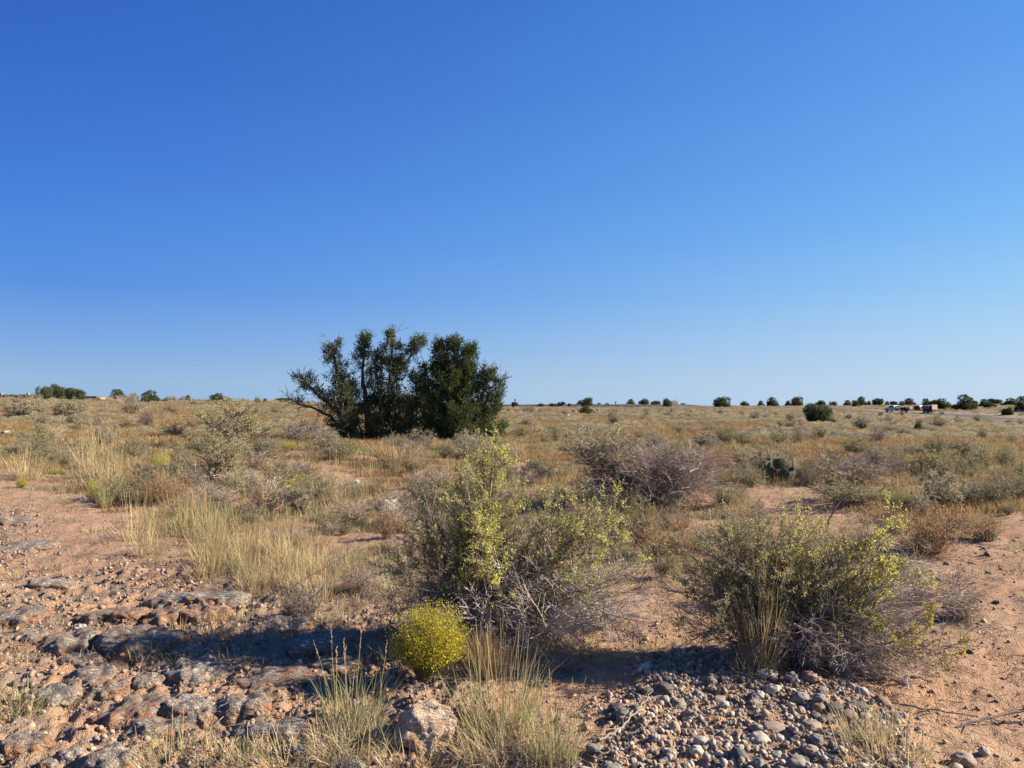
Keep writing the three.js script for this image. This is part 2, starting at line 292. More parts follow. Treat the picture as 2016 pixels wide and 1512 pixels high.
// stalks with seed heads rising out of a clump
function stalkGeo(n, h, spread, c, o = {}) {
  const g = new Geo();
  for (let k = 0; k < n; k++) {
    const a = rr(0, 6.2832), r = spread * 0.4 * R(), p = V(Math.cos(a) * r, -0.01, Math.sin(a) * r), d = V(Math.cos(a) * 0.22 * R(), 1, Math.sin(a) * 0.22 * R()).normalize(), L = h * rr(0.75, 1.1), pts = [p], cc = col(c, 0.2);
    for (let m = 1; m <= 4; m++) { d.x += rr(-0.05, 0.05); d.z += rr(-0.05, 0.05); pts.push(pts[m - 1].clone().addScaledVector(d, L / 4)); }
    g.stick(pts, (o.r ?? 0.0016), (o.r ?? 0.0016) * 0.6, cc);
    if (o.head) for (let e = 0; e < 14; e++) { const q = pts[4].clone().addScaledVector(d, -rr(0, 0.09)); g.leafR(q, d.clone().add(sphere().multiplyScalar(0.4)).normalize(), 0.018, 0.003, cc); }
  }
  return g;
}
function snakeweed(geoSize, n, o = {}) {
  const stems = new Geo(), fl = new Geo(), [w, h] = geoSize, fs = o.flower ?? 0.008;
  for (let k = 0; k < n; k++) {
    const a = rr(0, 6.2832), el = Math.acos(rr(-0.18, 1)) * 0.98, d = V(Math.cos(a) * Math.sin(el), Math.cos(el), Math.sin(a) * Math.sin(el)), lump = 1 + 0.17 * n3(d.x * 1.9 + (o.k ?? 0), d.y * 1.9, d.z * 1.9) + 0.11 * n3(d.x * 6, d.y * 6 + (o.k ?? 0), d.z * 6);
    const e = V(d.x * w * 0.5 * lump + (o.lean ?? 0) * h * d.y, h * (0.45 + 0.55 * d.y * lump), d.z * w * 0.5 * lump).multiplyScalar(R() < 0.06 ? rr(1.02, 1.16) : rr(0.74, 1.03)), b = V(rr(-0.02, 0.02), -0.02, rr(-0.02, 0.02)), m = b.clone().lerp(e, 0.5).add(V(-d.x * 0.03, 0.0, -d.z * 0.03));
    stems.stick([b, m, e], 0.0013 * (o.thick ?? 1), 0.0007 * (o.thick ?? 1), col([0.22, 0.2, 0.07], 0.25));
    const worn = n3(d.x * 3 + 7, d.y * 3, d.z * 3 + (o.k ?? 0)) > 0.38; if (worn && R() < 0.45) continue;
    for (let q = 0; q < (o.per ?? 9); q++) { const p = e.clone().add(sphere().multiplyScalar(fs * 3.2)).addScaledVector(d, -fs * 3 * R()); fl.leafR(p, sphere(), fs * rr(0.8, 1.6), fs * rr(0.25, 0.5), col(worn ? [0.4, 0.29, 0.1] : pick(o.pal ?? [PAL.yellow]), 0.22)); }
  }
  return { stems, fl };
}
function putOn(o, x, z, { s = 1, sy, turn = R() * 6.2832, sink = 0, lean = 0 } = {}) { o.position.set(x, H(x, z) - sink, z); o.rotation.set(lean * rr(-1, 1), turn, lean * rr(-1, 1)); o.scale.set(s, sy ?? s, s); return o; }

// ───────────────────────── the big junipers ─────────────────────────
function clump(G, c, rad, n, out, len, w, pal) {
  for (let k = 0; k < n; k++) { const s = sphere(), p = c.clone().addScaledVector(s, rad * Math.cbrt(R())), d = s.multiplyScalar(0.9).addScaledVector(out, 0.6); d.y += 0.55; d.normalize(); G.leafR(p, d, len * rr(0.6, 1.3), w * rr(0.6, 1.2), col(pick(pal), 0.3)); }
}
const JUN = [[0.085, 0.105, 0.042], [0.07, 0.088, 0.04], [0.11, 0.125, 0.045], [0.125, 0.13, 0.085]];
// a limb: bent stick through points with foliage clumps round its upper part
function limb(wood, fol, pts, r0, r1, o) {
  const cv = new THREE.CatmullRomCurve3(pts.map((p) => V(...p))), n = 14, ps = [];
  for (let k = 0; k <= n; k++) ps.push(cv.getPoint(k / n).add(sphere().multiplyScalar(k ? 0.04 : 0)));
  wood.stick(ps, r0, r1, col([0.085, 0.07, 0.058], 0.2), 6);
  for (let k = 0; k < o.n; k++) {
    const u = rr(o.from ?? 0.3, 1), base = cv.getPoint(u), pr = o.prof(u), d = sphere(); d.y = Math.abs(d.y) * 0.6 + (R() - 0.45) * 0.5; d.normalize();
    const c = base.clone().add(V(d.x * pr, d.y * pr * 0.8, d.z * pr).multiplyScalar(Math.sqrt(rr(0.1, 1))));
    if (n3(c.x * 1.1, c.y * 1.1, c.z * 1.1 + (o.hole ?? 0)) < (o.open ?? -0.5)) continue;
    const mid = base.clone().lerp(c, 0.5); mid.y -= 0.05;
    if (R() < 0.5) wood.stick([base, mid, c], 0.018, 0.006, col([0.1, 0.085, 0.07], 0.25));
    clump(fol, c, (o.cr ?? 0.14) * rr(0.6, 1.3), o.per ?? 22, d, o.len ?? 0.1, o.w ?? 0.021, o.pal ?? JUN);
    for (let q = 0; q < 2; q++) { const e = d.clone().multiplyScalar(0.7).add(sphere().multiplyScalar(0.6)); e.y += 0.7; e.normalize(); for (let m = 0; m < 7; m++) fol.leafR(c.clone().addScaledVector(e, 0.05 * m).add(sphere().multiplyScalar(0.025)), e.clone().add(sphere().multiplyScalar(0.7)).normalize(), 0.085, 0.02, col(pick(o.pal ?? JUN), 0.3)); }
  }
  for (let k = 0; k < (o.bare ?? 0); k++) {
    const u = rr(0.1, 1), p = cv.getPoint(u), q = [p], d = sphere(); d.y += 0.25; if (o.bareDir) d.add(V(...o.bareDir)); d.normalize(); const L = rr(0.4, o.bareLen ?? 1.0), cc = col([0.17, 0.145, 0.125], 0.3);
    for (let m = 1; m <= 4; m++) { d.add(sphere().multiplyScalar(0.3)).normalize(); q.push(q[m - 1].clone().addScaledVector(d, L / 4)); }
    wood.stick(q, 0.016, 0.004, cc);
    for (let m = 0; m < 5; m++) { const f = q[1 + Math.floor(R() * 3)], e = f.clone().addScaledVector(d.clone().add(sphere().multiplyScalar(0.9)).normalize(), L * rr(0.2, 0.4)); wood.stick([f, e], 0.008, 0.003, cc); }
  }
}
{
  seed(101);
  const at = spot(770, 868), k = at.d / F, L = (px, py, dz = 0) => [(px - 770) * k, (868 - py) * k, dz];
  let wood = new Geo(), fol = new Geo();
  const spire = (w) => (u) => w * (0.55 + 0.75 * Math.sin(Math.PI * Math.min(1, u * 0.95)));
  limb(wood, fol, [L(700, 868), L(690, 800), L(668, 740, 0.2), L(655, 672, 0.1)], 0.16, 0.03, { n: 360, from: 0.2, prof: spire(0.48), open: -0.3, bare: 44, cr: 0.12 });
  limb(wood, fol, [L(690, 860, 0.3), L(680, 810, 0.8), L(690, 760, 0.9)], 0.1, 0.03, { n: 120, from: 0.15, prof: spire(0.5), open: -0.5, bare: 6 });
  limb(wood, fol, [L(705, 868), L(660, 800, 0.3), L(620, 765, 0.5), L(600, 742, 0.4)], 0.11, 0.02, { n: 130, from: 0.25, prof: () => 0.44, open: -0.2, bare: 46, bareDir: [-0.8, 0.2, 0], bareLen: 1.2 });
  limb(wood, fol, [L(700, 868), L(640, 812, -0.2), L(600, 796, 0.2), L(568, 782, 0.3)], 0.09, 0.012, { n: 34, from: 0.4, prof: () => 0.26, open: 0.0, bare: 36, bareDir: [-0.9, 0.25, 0], bareLen: 1.1 });
  limb(wood, fol, [L(725, 868), L(722, 800), L(712, 735, -0.2), L(720, 660, 0)], 0.17, 0.025, { n: 250, from: 0.2, prof: (u) => 0.24 + 0.36 * Math.sin(Math.PI * u), open: -0.34, bare: 24, cr: 0.12 });
  limb(wood, fol, [L(765, 868), L(764, 790, -0.1), L(770, 720), L(775, 652)], 0.17, 0.03, { n: 360, from: 0.2, prof: spire(0.46), open: -0.32, bare: 44, cr: 0.12 });
  limb(wood, fol, [L(770, 760), L(790, 725, 0.1), L(815, 690), L(826, 662)], 0.08, 0.02, { n: 110, from: 0.2, prof: () => 0.33, open: -0.35, bare: 22 });
  limb(wood, fol, [L(760, 840), L(748, 770, 0.3), L(738, 715), L(741, 692)], 0.08, 0.02, { n: 70, from: 0.3, prof: () => 0.27, open: -0.2, bare: 10 });
  limb(wood, fol, [L(770, 866), L(790, 820, 0.4), L(800, 780, 0.4)], 0.09, 0.02, { n: 110, from: 0.15, prof: () => 0.5, open: -0.5, bare: 20 });
  limb(wood, fol, [L(775, 866), L(800, 830, -0.3), L(818, 770, -0.3), L(815, 735, -0.2)], 0.09, 0.02, { n: 130, from: 0.2, prof: () => 0.5, open: -0.35, bare: 22 });
  limb(wood, fol, [L(735, 866), L(740, 840, 0.5), L(745, 815, 0.7)], 0.06, 0.02, { n: 50, from: 0.3, prof: () => 0.42, open: -0.3, bare: 6 });
  for (const [px, py, dz, n] of [[655, 838, 0.2, 70], [690, 845, 0.5, 80], [722, 842, -0.3, 70], [748, 838, 0.2, 80], [778, 842, 0.3, 80], [806, 838, 0.1, 90], [690, 805, -0.3, 60], [745, 790, -0.4, 60], [790, 790, -0.3, 70], [820, 800, -0.2, 70]]) limb(wood, fol, [L(mix(px, 740, 0.5), 866), L(mix(px, 740, 0.2), py + 12, dz), L(px, py - 8, dz)], 0.05, 0.015, { n, from: 0.25, prof: () => 0.48, open: -0.4, bare: 8 });
  const t1 = thing('juniper_tree', 'tall open juniper with several bare-limbed spires in the middle of the field', 'tree', 'large junipers in the field');
  part('trunk', wood.build(true), M.bark, t1); part('crown', fol.build(), M.juniper, t1);
  t1.position.set(at.x, at.y - 0.08, at.z);
  wood = new Geo(); fol = new Geo();
  const L2 = (px, py, dz = 0) => [(px - 890) * k, (868 - py) * k, dz], den = { open: -0.62, pal: [[0.08, 0.10, 0.035], [0.065, 0.085, 0.034], [0.105, 0.122, 0.038]] };
  limb(wood, fol, [L2(880, 868), L2(872, 800), L2(868, 740), L2(862, 672)], 0.16, 0.03, { ...den, n: 420, from: 0.12, prof: (u) => 1.0 - 0.72 * u, bare: 10 });
  limb(wood, fol, [L2(890, 868), L2(895, 800), L2(893, 740), L2(892, 664)], 0.16, 0.03, { ...den, n: 430, from: 0.12, prof: (u) => 1.0 - 0.72 * u, bare: 8 });
  limb(wood, fol, [L2(900, 868), L2(915, 800), L2(920, 740), L2(924, 678)], 0.14, 0.03, { ...den, n: 420, from: 0.12, prof: (u) => 1.0 - 0.72 * u, bare: 8 });
  limb(wood, fol, [L2(905, 868), L2(935, 820), L2(950, 770), L2(962, 722)], 0.12, 0.03, { ...den, n: 240, from: 0.12, prof: (u) => 0.92 - 0.66 * u, bare: 8 });
  limb(wood, fol, [L2(905, 868), L2(945, 840, 0.4), L2(970, 800, 0.4), L2(986, 745, 0.4)], 0.1, 0.02, { ...den, n: 200, from: 0.15, prof: (u) => 0.8 - 0.55 * u, bare: 8 });
  limb(wood, fol, [L2(885, 868), L2(855, 830, 0.5), L2(838, 780, 0.5), L2(836, 740, 0.3)], 0.1, 0.02, { ...den, n: 210, from: 0.15, prof: (u) => 0.7 - 0.5 * u, bare: 12 });
  limb(wood, fol, [L2(900, 868), L2(905, 845, 1.0), L2(915, 800, 1.2)], 0.08, 0.02, { ...den, n: 180, from: 0.1, prof: () => 0.8, bare: 10 });
  limb(wood, fol, [L2(890, 868), L2(890, 800, 0.3), L2(895, 735, 0.3)], 0.1, 0.03, { ...den, n: 260, from: 0.1, prof: (u) => 1.35 - 0.5 * u, bare: 14 });
  limb(wood, fol, [L2(905, 868), L2(955, 862, 0.3), L2(985, 838, 0.5)], 0.07, 0.02, { ...den, n: 130, from: 0.2, prof: () => 0.55, bare: 8 });
  limb(wood, fol, [L2(880, 868), L2(850, 858, 0.6), L2(825, 820, 0.6)], 0.07, 0.02, { ...den, n: 120, from: 0.2, prof: () => 0.5, bare: 10 });
  limb(wood, fol, [L2(890, 868), L2(900, 858, 1.0), L2(930, 846, 1.3)], 0.06, 0.02, { ...den, n: 120, from: 0.1, prof: () => 0.6, bare: 10 });
  limb(wood, fol, [L2(885, 868), L2(860, 790, -0.2), L2(838, 735, -0.2), L2(832, 712)], 0.07, 0.02, { ...den, open: -0.3, n: 90, from: 0.3, prof: () => 0.36, bare: 14 });
  const t2 = thing('juniper_tree', 'broad dense dark green juniper growing against the open juniper', 'tree', 'large junipers in the field');
  part('trunk', wood.build(true), M.bark, t2); part('crown', fol.build(), M.juniper, t2);
  t2.position.set(at.x + 120 * k, H(at.x + 120 * k, at.z - 0.4) - 0.08, at.z - 0.4);
}
console.log('junipers done');

// ───────────────────────── distant junipers along the skyline ─────────────────────────
{
  seed(202);
  const makeCrown = (kind) => {              // unit tree: about 1 m high and 1.3 m wide
    const wood = new Geo(), fol = new Geo(), lobes = [];
    const nl = [7, 4, 9, 5, 3, 6][kind], wide = [0.4, 0.3, 0.5, 0.34, 0.26, 0.46][kind];
    for (let k = 0; k < nl; k++) { const a = (k / nl) * 6.28 + rr(-0.4, 0.4), r = k ? rr(0.5, 1) * wide : 0; lobes.push([Math.cos(a) * r, rr(0.26, 0.6) + (k ? 0 : 0.1), Math.sin(a) * r, rr(0.22, 0.32)]); }
    for (let k = 0; k < 6; k++) { const a = (k / 6) * 6.28 + rr(-0.3, 0.3), r = rr(0.26, 0.42); lobes.push([Math.cos(a) * r, rr(0.1, 0.2), Math.sin(a) * r, rr(0.15, 0.22)]); }
    for (const [x, y, z, r] of lobes) {
      wood.stick([V(x * 0.1, -0.05, z * 0.1), V(x * 0.5, y * 0.5, z * 0.5), V(x, y, z)], 0.035, 0.012, col([0.09, 0.075, 0.06], 0.2), 4);
      for (let k = 0; k < 70; k++) { const d = sphere(); const c = V(x, y, z).addScaledVector(d, r * Math.cbrt(rr(0.25, 1))); if (c.y < 0.02) c.y = 0.02 + R() * 0.12; clump(fol, c, 0.06, 9, d, 0.07, 0.02, JUN); if (R() < 0.2) clump(fol, c.clone().addScaledVector(d, 0.09), 0.03, 6, d, 0.07, 0.018, JUN); }
    }
    return [wood.build(), fol.build()];
  };
  const protos = [0, 1, 2, 3, 4, 5].map(makeCrown);
  const bareG = new Geo(); for (let k = 0; k < 60; k++) { const d = sphere(); d.y = Math.abs(d.y) + 0.3; d.normalize(); const e = d.clone().multiplyScalar(rr(0.5, 0.95)); e.x *= 0.7; e.z *= 0.7; bareG.stick([V(0, -0.05, 0), e.clone().multiplyScalar(0.5).add(sphere().multiplyScalar(0.05)), e], 0.014, 0.004, col([0.26, 0.21, 0.17], 0.2)); for (let q = 0; q < 5; q++) bareG.stick([e.clone().multiplyScalar(rr(0.5, 0.9)), e.clone().add(sphere().multiplyScalar(0.16))], 0.007, 0.003, col([0.3, 0.25, 0.2], 0.2)); }
  const bare = bareG.build();
  const ORD = ['first', 'second', 'third', 'fourth', 'fifth', 'sixth', 'seventh', 'eighth', 'ninth', 'tenth', 'eleventh', 'twelfth', 'thirteenth', 'fourteenth', 'fifteenth', 'sixteenth', 'seventeenth', 'eighteenth', 'nineteenth', 'twentieth', 'twenty-first', 'twenty-second', 'twenty-third', 'twenty-fourth', 'twenty-fifth'];
  const rows = [
    ['juniper from the left on the skyline left of the big junipers', [[86, 783, 30, 25], [114, 783, 36, 28], [150, 789, 36, 23], [230, 788, 39, 20], [262, 787, 23, 7], [298, 794, 42, 23], [340, 786, 9, 7], [356, 787, 12, 4], [370, 790, 13, 12], [381, 788, 9, 5], [430, 788, 34, 15], [508, 789, 14, 6], [522, 790, 12, 6], [558, 788, 38, 8]]],
    ['tree from the left on the skyline between big junipers and white truck', [[1014, 798, 14, 9], [1064, 798, 15, 6], [1101, 797, 10, 8], [1109, 797, 9, 9], [1121, 797, 7, 6], [1142, 797, 14, 11], [1179, 797, 8, 7], [1195, 798, 15, 6], [1241, 798, 23, 13], [1267, 799, 23, 14], [1290, 798, 20, 10], [1314, 802, 20, 16], [1421, 802, 36, 19], [1466, 795, 23, 8], [1498, 795, 15, 9], [1521, 801, 29, 17], [1345, 800, 12, 6], [1088, 799, 16, 6], [1160, 799, 12, 7]]],
    ['juniper from the left on the hill crest behind the truck and trailer', [[1552, 798, 14, 9], [1569, 798, 24, 16], [1616, 797, 20, 9], [1668, 797, 18, 9], [1684, 801, 15, 12], [1696, 796, 23, 15], [1711, 795, 10, 8], [1727, 796, 22, 12], [1760, 796, 15, 7], [1790, 796, 27, 12], [1822, 805, 24, 18], [1853, 805, 40, 18], [1898, 807, 46, 27], [1937, 800, 23, 13], [1960, 797, 26, 11], [1988, 798, 30, 13], [2012, 811, 34, 27], [1984, 817, 23, 14], [1640, 799, 16, 8], [1746, 797, 12, 7], [1775, 800, 18, 9], [1838, 801, 22, 12], [1916, 801, 18, 12], [1948, 803, 24, 10]]],
  ];
  const place = (e, label, group, j) => {
    const [px, base, w, h] = e, s = spot(px, base), k = s.d / F, [wd, cr] = protos[j % 6], t = thing('juniper_tree', label, 'tree', group);
    part('trunk', wd, M.bark, t); part('crown', cr, M.juniper, t);
    t.position.set(s.x, s.y - 0.05, s.z); t.rotation.y = R() * 6.28; cr.computeBoundingBox(); const bb = cr.boundingBox, sx = (w * k * 1.08) / ((bb.max.x - bb.min.x + bb.max.z - bb.min.z) / 2), syy = (h * k * 1.22) / bb.max.y; t.scale.set(sx, syy, sx);
  };
  for (const [txt, list] of rows) list.sort((a, b) => a[0] - b[0]).forEach((e, i) => place(e, `${ORD[i]} dark ${txt}`, 'junipers along the skyline', i * 5 + Math.floor(R() * 6)));
  place([1608, 832, 54, 34], 'round dark juniper standing alone in the field left of the truck', null, 2);
  place([1156, 801, 26, 17], 'upper tuft of the two-tier juniper beside the lava pile', null, 3);
  place([1152, 814, 30, 15], 'low dark juniper at the lava pile right of big junipers', null, 1);
  place([1807, 847, 17, 15], 'small leaning dark bush in the grass below the trailer', null, 0);
  { const s = spot(1329, 801), k = s.d / F, t = thing('bare_tree', 'bare grey leafless tree on the skyline beside the row of junipers', 'tree'); part('branches', bare, M.wood, t); t.position.set(s.x, s.y, s.z); t.scale.setScalar(17 * k); }
}
console.log('skyline done');
const RELABEL = [];   // scattered things whose label names the nearest landmark (filled in at the end)
// ───────────────────────── lava rocks ─────────────────────────
const lavaMap = speckTex.clone(); lavaMap.repeat.set(2.6, 2.6); lavaMap.needsUpdate = true; const lavaPits = pitTex.clone(); lavaPits.repeat.set(2.2, 2.2); lavaPits.needsUpdate = true;
const lavaMat = std({ name: 'vesicular_basalt', vertexColors: true, map: lavaMap, bumpMap: lavaPits, bumpScale: 0.014, roughness: 0.95 });
const stoneMap = speckTex.clone(); stoneMap.repeat.set(5, 5); stoneMap.needsUpdate = true;
// kind: mix of grey crust, rusty broken stone, brown stone and pale lichen flecks
function rockGeo(sx, sy, sz, o = {}) {
  const g0 = new THREE.IcosahedronGeometry(1, o.detail ?? 22); g0.deleteAttribute('uv'); g0.deleteAttribute('normal');
  const g = mergeVertices(g0, 1e-4), p = g.attributes.position, n = p.count, C = new Float32Array(n * 3), U = new Float32Array(n * 2), k = rr(0, 100), rough = o.rough ?? 1, pits = o.pits ?? 1;
  const grey = o.grey ?? [0.235, 0.19, 0.15], rust = o.rust ?? [0.39, 0.185, 0.09], brown = o.brown ?? [0.25, 0.165, 0.108], pale = [0.56, 0.5, 0.41], tan = o.tan ?? [0.35, 0.24, 0.155];
  const ry = sy / sx, rz = sz / sx, f = clamp(sx / 0.16, 0.7, 1.8);
  for (let i = 0; i < n; i++) {
    let x = p.getX(i), y = p.getY(i), z = p.getZ(i);
    const nx = x, ny = y, nz = z, pw = o.pillow ?? 3.2, fit = Math.pow(Math.pow(Math.hypot(x, z), pw) + Math.pow(Math.abs(y), pw), -1 / pw); x *= fit; y *= fit; z *= fit; y *= ry; z *= rz;                       // noise runs in the rock's real proportions, along its own normals
    const a = n3(x * 1.4 + k, y * 1.4, z * 1.4), b = n3(x * 3 * f + k, y * 3 * f, z * 3 * f + 4), c = n3(x * 7 * f + k, y * 7 * f, z * 7 * f), e = n3(x * 16 * f, y * 16 * f + k, z * 16 * f);
    const pit = Math.max(0, n3(x * 10 * f + 5, y * 10 * f, z * 10 * f + k) - 0.32) * pits, step = Math.round((a + b * 0.4) * 3) / 3;
    const m = rough * (0.13 * a + 0.03 * step + 0.028 * b + 0.01 * c + 0.005 * e) - (ny < 0.7 ? 0.09 : 0.025) * pit;
    x += nx * m; y += ny * m * Math.min(1, ry * 1.8); z += nz * m;
    p.setXYZ(i, x * sx, y * sx, z * sx);
    const q = o.mix ?? 0.5, steep = ny < 0.6 + 0.2 * b, patch = n3(x * 1.8 * f + k + 9, y * 1.8 * f, z * 1.8 * f) + 0.4 * c + 0.18 + (steep ? 0.42 : -0.62) + (q - 0.5) * 1.5;
    let col3 = patch > 0.3 ? (b > -0.1 ? rust : brown) : patch > -0.05 ? (e > -0.2 ? brown : tan) : grey;
    const fl = n3(x * 24 * f + k, y * 24 * f, z * 24 * f); if (col3 === grey && fl > 0.6 - 0.22 * (o.lichen ?? 0)) col3 = pale; else if (fl < -0.62) col3 = tan;
    const v = 1 + 0.14 * c + 0.14 * e; C[i * 3] = col3[0] * v; C[i * 3 + 1] = col3[1] * v; C[i * 3 + 2] = col3[2] * v;
    U[i * 2] = x * sx + y * sx * 0.6 + k; U[i * 2 + 1] = z * sx - y * sx * 0.7;
  }
  g.setAttribute('color', new THREE.BufferAttribute(C, 3)); g.setAttribute('uv', new THREE.BufferAttribute(U, 2)); g.computeVertexNormals(); return g;
}
{
  seed(303);
  // px, py (middle), width and height in the photograph, share of rusty stone, label, height factor
  const L = [
    [145, 1262, 96, 50, 0.5, 'brown humped lava rock with dark left flank beside the pitted slab', 1.1],
    [160, 1297, 74, 32, 0.35, 'pitted rough lava chunk just below the brown humped rock', 1],
    [272, 1258, 150, 66, 0.62, 'largest lava slab, grey lichened top and dark brown pitted front', 1],
    [390, 1270, 110, 56, 0.8, 'rusty orange right end of the large lava slab', 0.8],
    [394, 1313, 106, 52, 0.12, 'grey lichened lava rock below the orange slab end', 1.1],
    [330, 1205, 74, 40, 1.0, 'orange broken lava ledge with dark hollows', 1.15],
    [402, 1203, 84, 38, 0.95, 'orange lava ledge touching the dry twigs', 1.0],
    [383, 1176, 150, 24, 0.0, 'flat grey lava sheet above the orange ledge', 0.5],
    [455, 1172, 60, 26, 0.1, 'black lava block at the foot of the blonde grass', 0.9],
    [41, 1205, 92, 44, 0.5, 'low brown lava slab with rusty lower edge at left margin', 0.7],
    [223, 1203, 130, 40, 0.55, 'low brown lava sheet left of the orange ledge', 0.55],
    [70, 1245, 48, 34, 0.25, 'small grey lava rock left of the brown hump', 1],
    [16, 1245, 50, 40, 0.6, 'dark brown lava rock cut by the left picture edge', 1],
    [184, 1322, 78, 44, 0.3, 'grey tilted lava rock below the pitted chunk', 1],
    [214, 1352, 70, 32, 0.7, 'tan faced lava rock under the tilted grey one', 0.9],
    [297, 1337, 50, 30, 0.1, 'small smooth grey lava rock in the gravel', 1],
    [111, 1358, 88, 42, 0.15, 'flat grey lava slab behind the left grass sprawl', 0.6],
    [262, 1390, 126, 74, 0.7, 'long sloping orange brown lava slab in the foreground', 0.9],
    [372, 1378, 84, 48, 0.1, 'lichen speckled grey lava rock in front of the sandy slab', 1.1],
    [472, 1382, 106, 66, 0.4, 'large lichened lava rock with orange lower right face', 1.1],
    [530, 1356, 68, 36, 0.95, 'orange rounded lava rock at the sandy hollow', 1],
    [398, 1412, 46, 34, 0.55, 'small round brown lava rock wedged between two grey ones', 1.1],
    [335, 1424, 132, 50, 0.45, 'dark undercut lava slab above the foreground grass tuft', 1],
    [222, 1484, 108, 66, 0.25, 'dark lava boulder at the bottom edge', 1.1],
    [149, 1476, 48, 32, 0.15, 'small grey lava rock beside the dark bottom boulder', 1],
    [60, 1452, 80, 52, 0.6, 'brown lava rock near the bottom left corner', 1.1],
    [111, 1492, 50, 28, 0.3, 'little brown lava stone at the bottom edge', 1],
    [545, 1432, 126, 48, 0.15, 'flat grey lava slab left of the pale boulder', 0.6],
    [634, 1255, 124, 60, 0.2, 'black lava slab in the shade of the big saltbush', 0.9],
    [560, 1225, 100, 40, 0.4, 'shaded brown lava ledge under the saltbush shadow', 0.8],
    [560, 1325, 168, 50, 0.8, 'flat reddish lava sheet in the sandy hollow', 0.4],
    [665, 1302, 80, 36, 0.5, 'dark lava lump behind the green grass clump', 0.9],
    [104, 1143, 70, 20, 0.1, 'flat grey lava patch on the sandy path', 0.5],
    [45, 1072, 96, 34, 0.1, 'pale grey lava patch beside the path at left', 0.45],
    [30, 1022, 80, 28, 0.45, 'brown lava ledge at the left end of the path', 0.6],
    [8, 1474, 36, 40, 0.2, 'pale lava stone in the bottom left corner', 1],
    [610, 1470, 70, 36, 0.1, 'grey lava stone half covered by the foreground grass', 0.9],
    [690, 1495, 70, 34, 0.1, 'pale lichened stone at the bottom edge below the grass', 0.9],
  ];
  for (const [px, py, w, h, q, label, hf] of L) {
    const s = spot(px, py + h * 0.22), k = s.d / F, sx = (w * k) / 2 * 1.2, view = Math.max(0.25, 1.6 / s.d), sz = clamp(((h * k) / view) * 0.36, sx * 0.45, sx * 1.15), sy = clamp(sx * 0.42 * hf, 0.04, 0.14);
    const m = new THREE.Mesh(rockGeo(sx, sy, sz, { mix: q, lichen: q < 0.3 ? 1 : 0.3, pits: q > 0.5 ? 1.3 : 0.6, detail: w > 80 ? 26 : 18, grey: q < 0.25 ? [0.25, 0.215, 0.175] : undefined }), lavaMat);
    m.name = numbered('lava_rock'); tag(m, label, 'rock', 'lava rocks of the outcrop'); scene.add(m);
    m.position.set(s.x, s.y - sy * 0.36, s.z - sz * 0.15); m.rotation.set(rr(-0.12, 0.12), rr(-0.5, 0.5), rr(-0.14, 0.14));
  }
  const paleRock = (px, py, w, h, label, c, detail = 18) => { const s = spot(px, py + h * 0.4), sx = (w * s.d) / F / 2, m = new THREE.Mesh(rockGeo(sx, (h * s.d) / F * 0.62, sx * 0.85, { mix: 0.2, grey: c, brown: c.map((v, i) => v * [0.85, 0.78, 0.68][i]), rust: c.map((v, i) => v * [0.95, 0.72, 0.52][i]), pits: 0.45, detail, tan: c, pillow: 2.3 }), lavaMat); m.name = numbered('pale_boulder'); tag(m, label, 'rock', 'pale limestone rocks'); scene.add(m); m.position.set(s.x, s.y, s.z); m.rotation.y = rr(0, 6); };
  paleRock(838, 1405, 140, 76, 'large pale sandy boulder below the yellow snakeweed', [0.62, 0.47, 0.33], 26);
  paleRock(768, 988, 48, 38, 'white round boulder on the sand left of the big saltbush', [0.5, 0.455, 0.38]);
  paleRock(702, 948, 20, 12, 'small white stone on the sand behind the white boulder', [0.66, 0.62, 0.55], 10);
  paleRock(816, 1021, 18, 10, 'small white stone under the left side of the big saltbush', [0.66, 0.62, 0.55], 10);
  paleRock(166, 1232, 24, 14, 'little white stone behind the brown humped lava rock', [0.62, 0.58, 0.52], 10);
  paleRock(166, 981, 22, 9, 'small white stone at the foot of the dark path-side clump', [0.66, 0.62, 0.56], 10);
  paleRock(15, 852, 22, 14, 'white rock in the brush near the left picture edge', [0.66, 0.63, 0.56], 10);
  paleRock(1118, 818, 10, 7, 'tiny pale rock in front of the lava pile', [0.6, 0.52, 0.44], 8);
  // dark rubble round the two-tier juniper
  for (let k = 0; k < 26; k++) { const s = spot(rr(1105, 1195), rr(808, 814)), m = new THREE.Mesh(rockGeo(rr(0.3, 0.7), rr(0.25, 0.5), rr(0.3, 0.7), { mix: 0.3, detail: 4 }), lavaMat); m.name = numbered('lava_block'); tag(m, 'dark lava block in the pile around the two-tier juniper', 'rock', 'lava pile at the two-tier juniper'); scene.add(m); m.position.set(s.x, s.y, s.z); m.rotation.y = rr(0, 6); RELABEL.push([m, m.userData.label, null]); }
}
console.log('lava done');

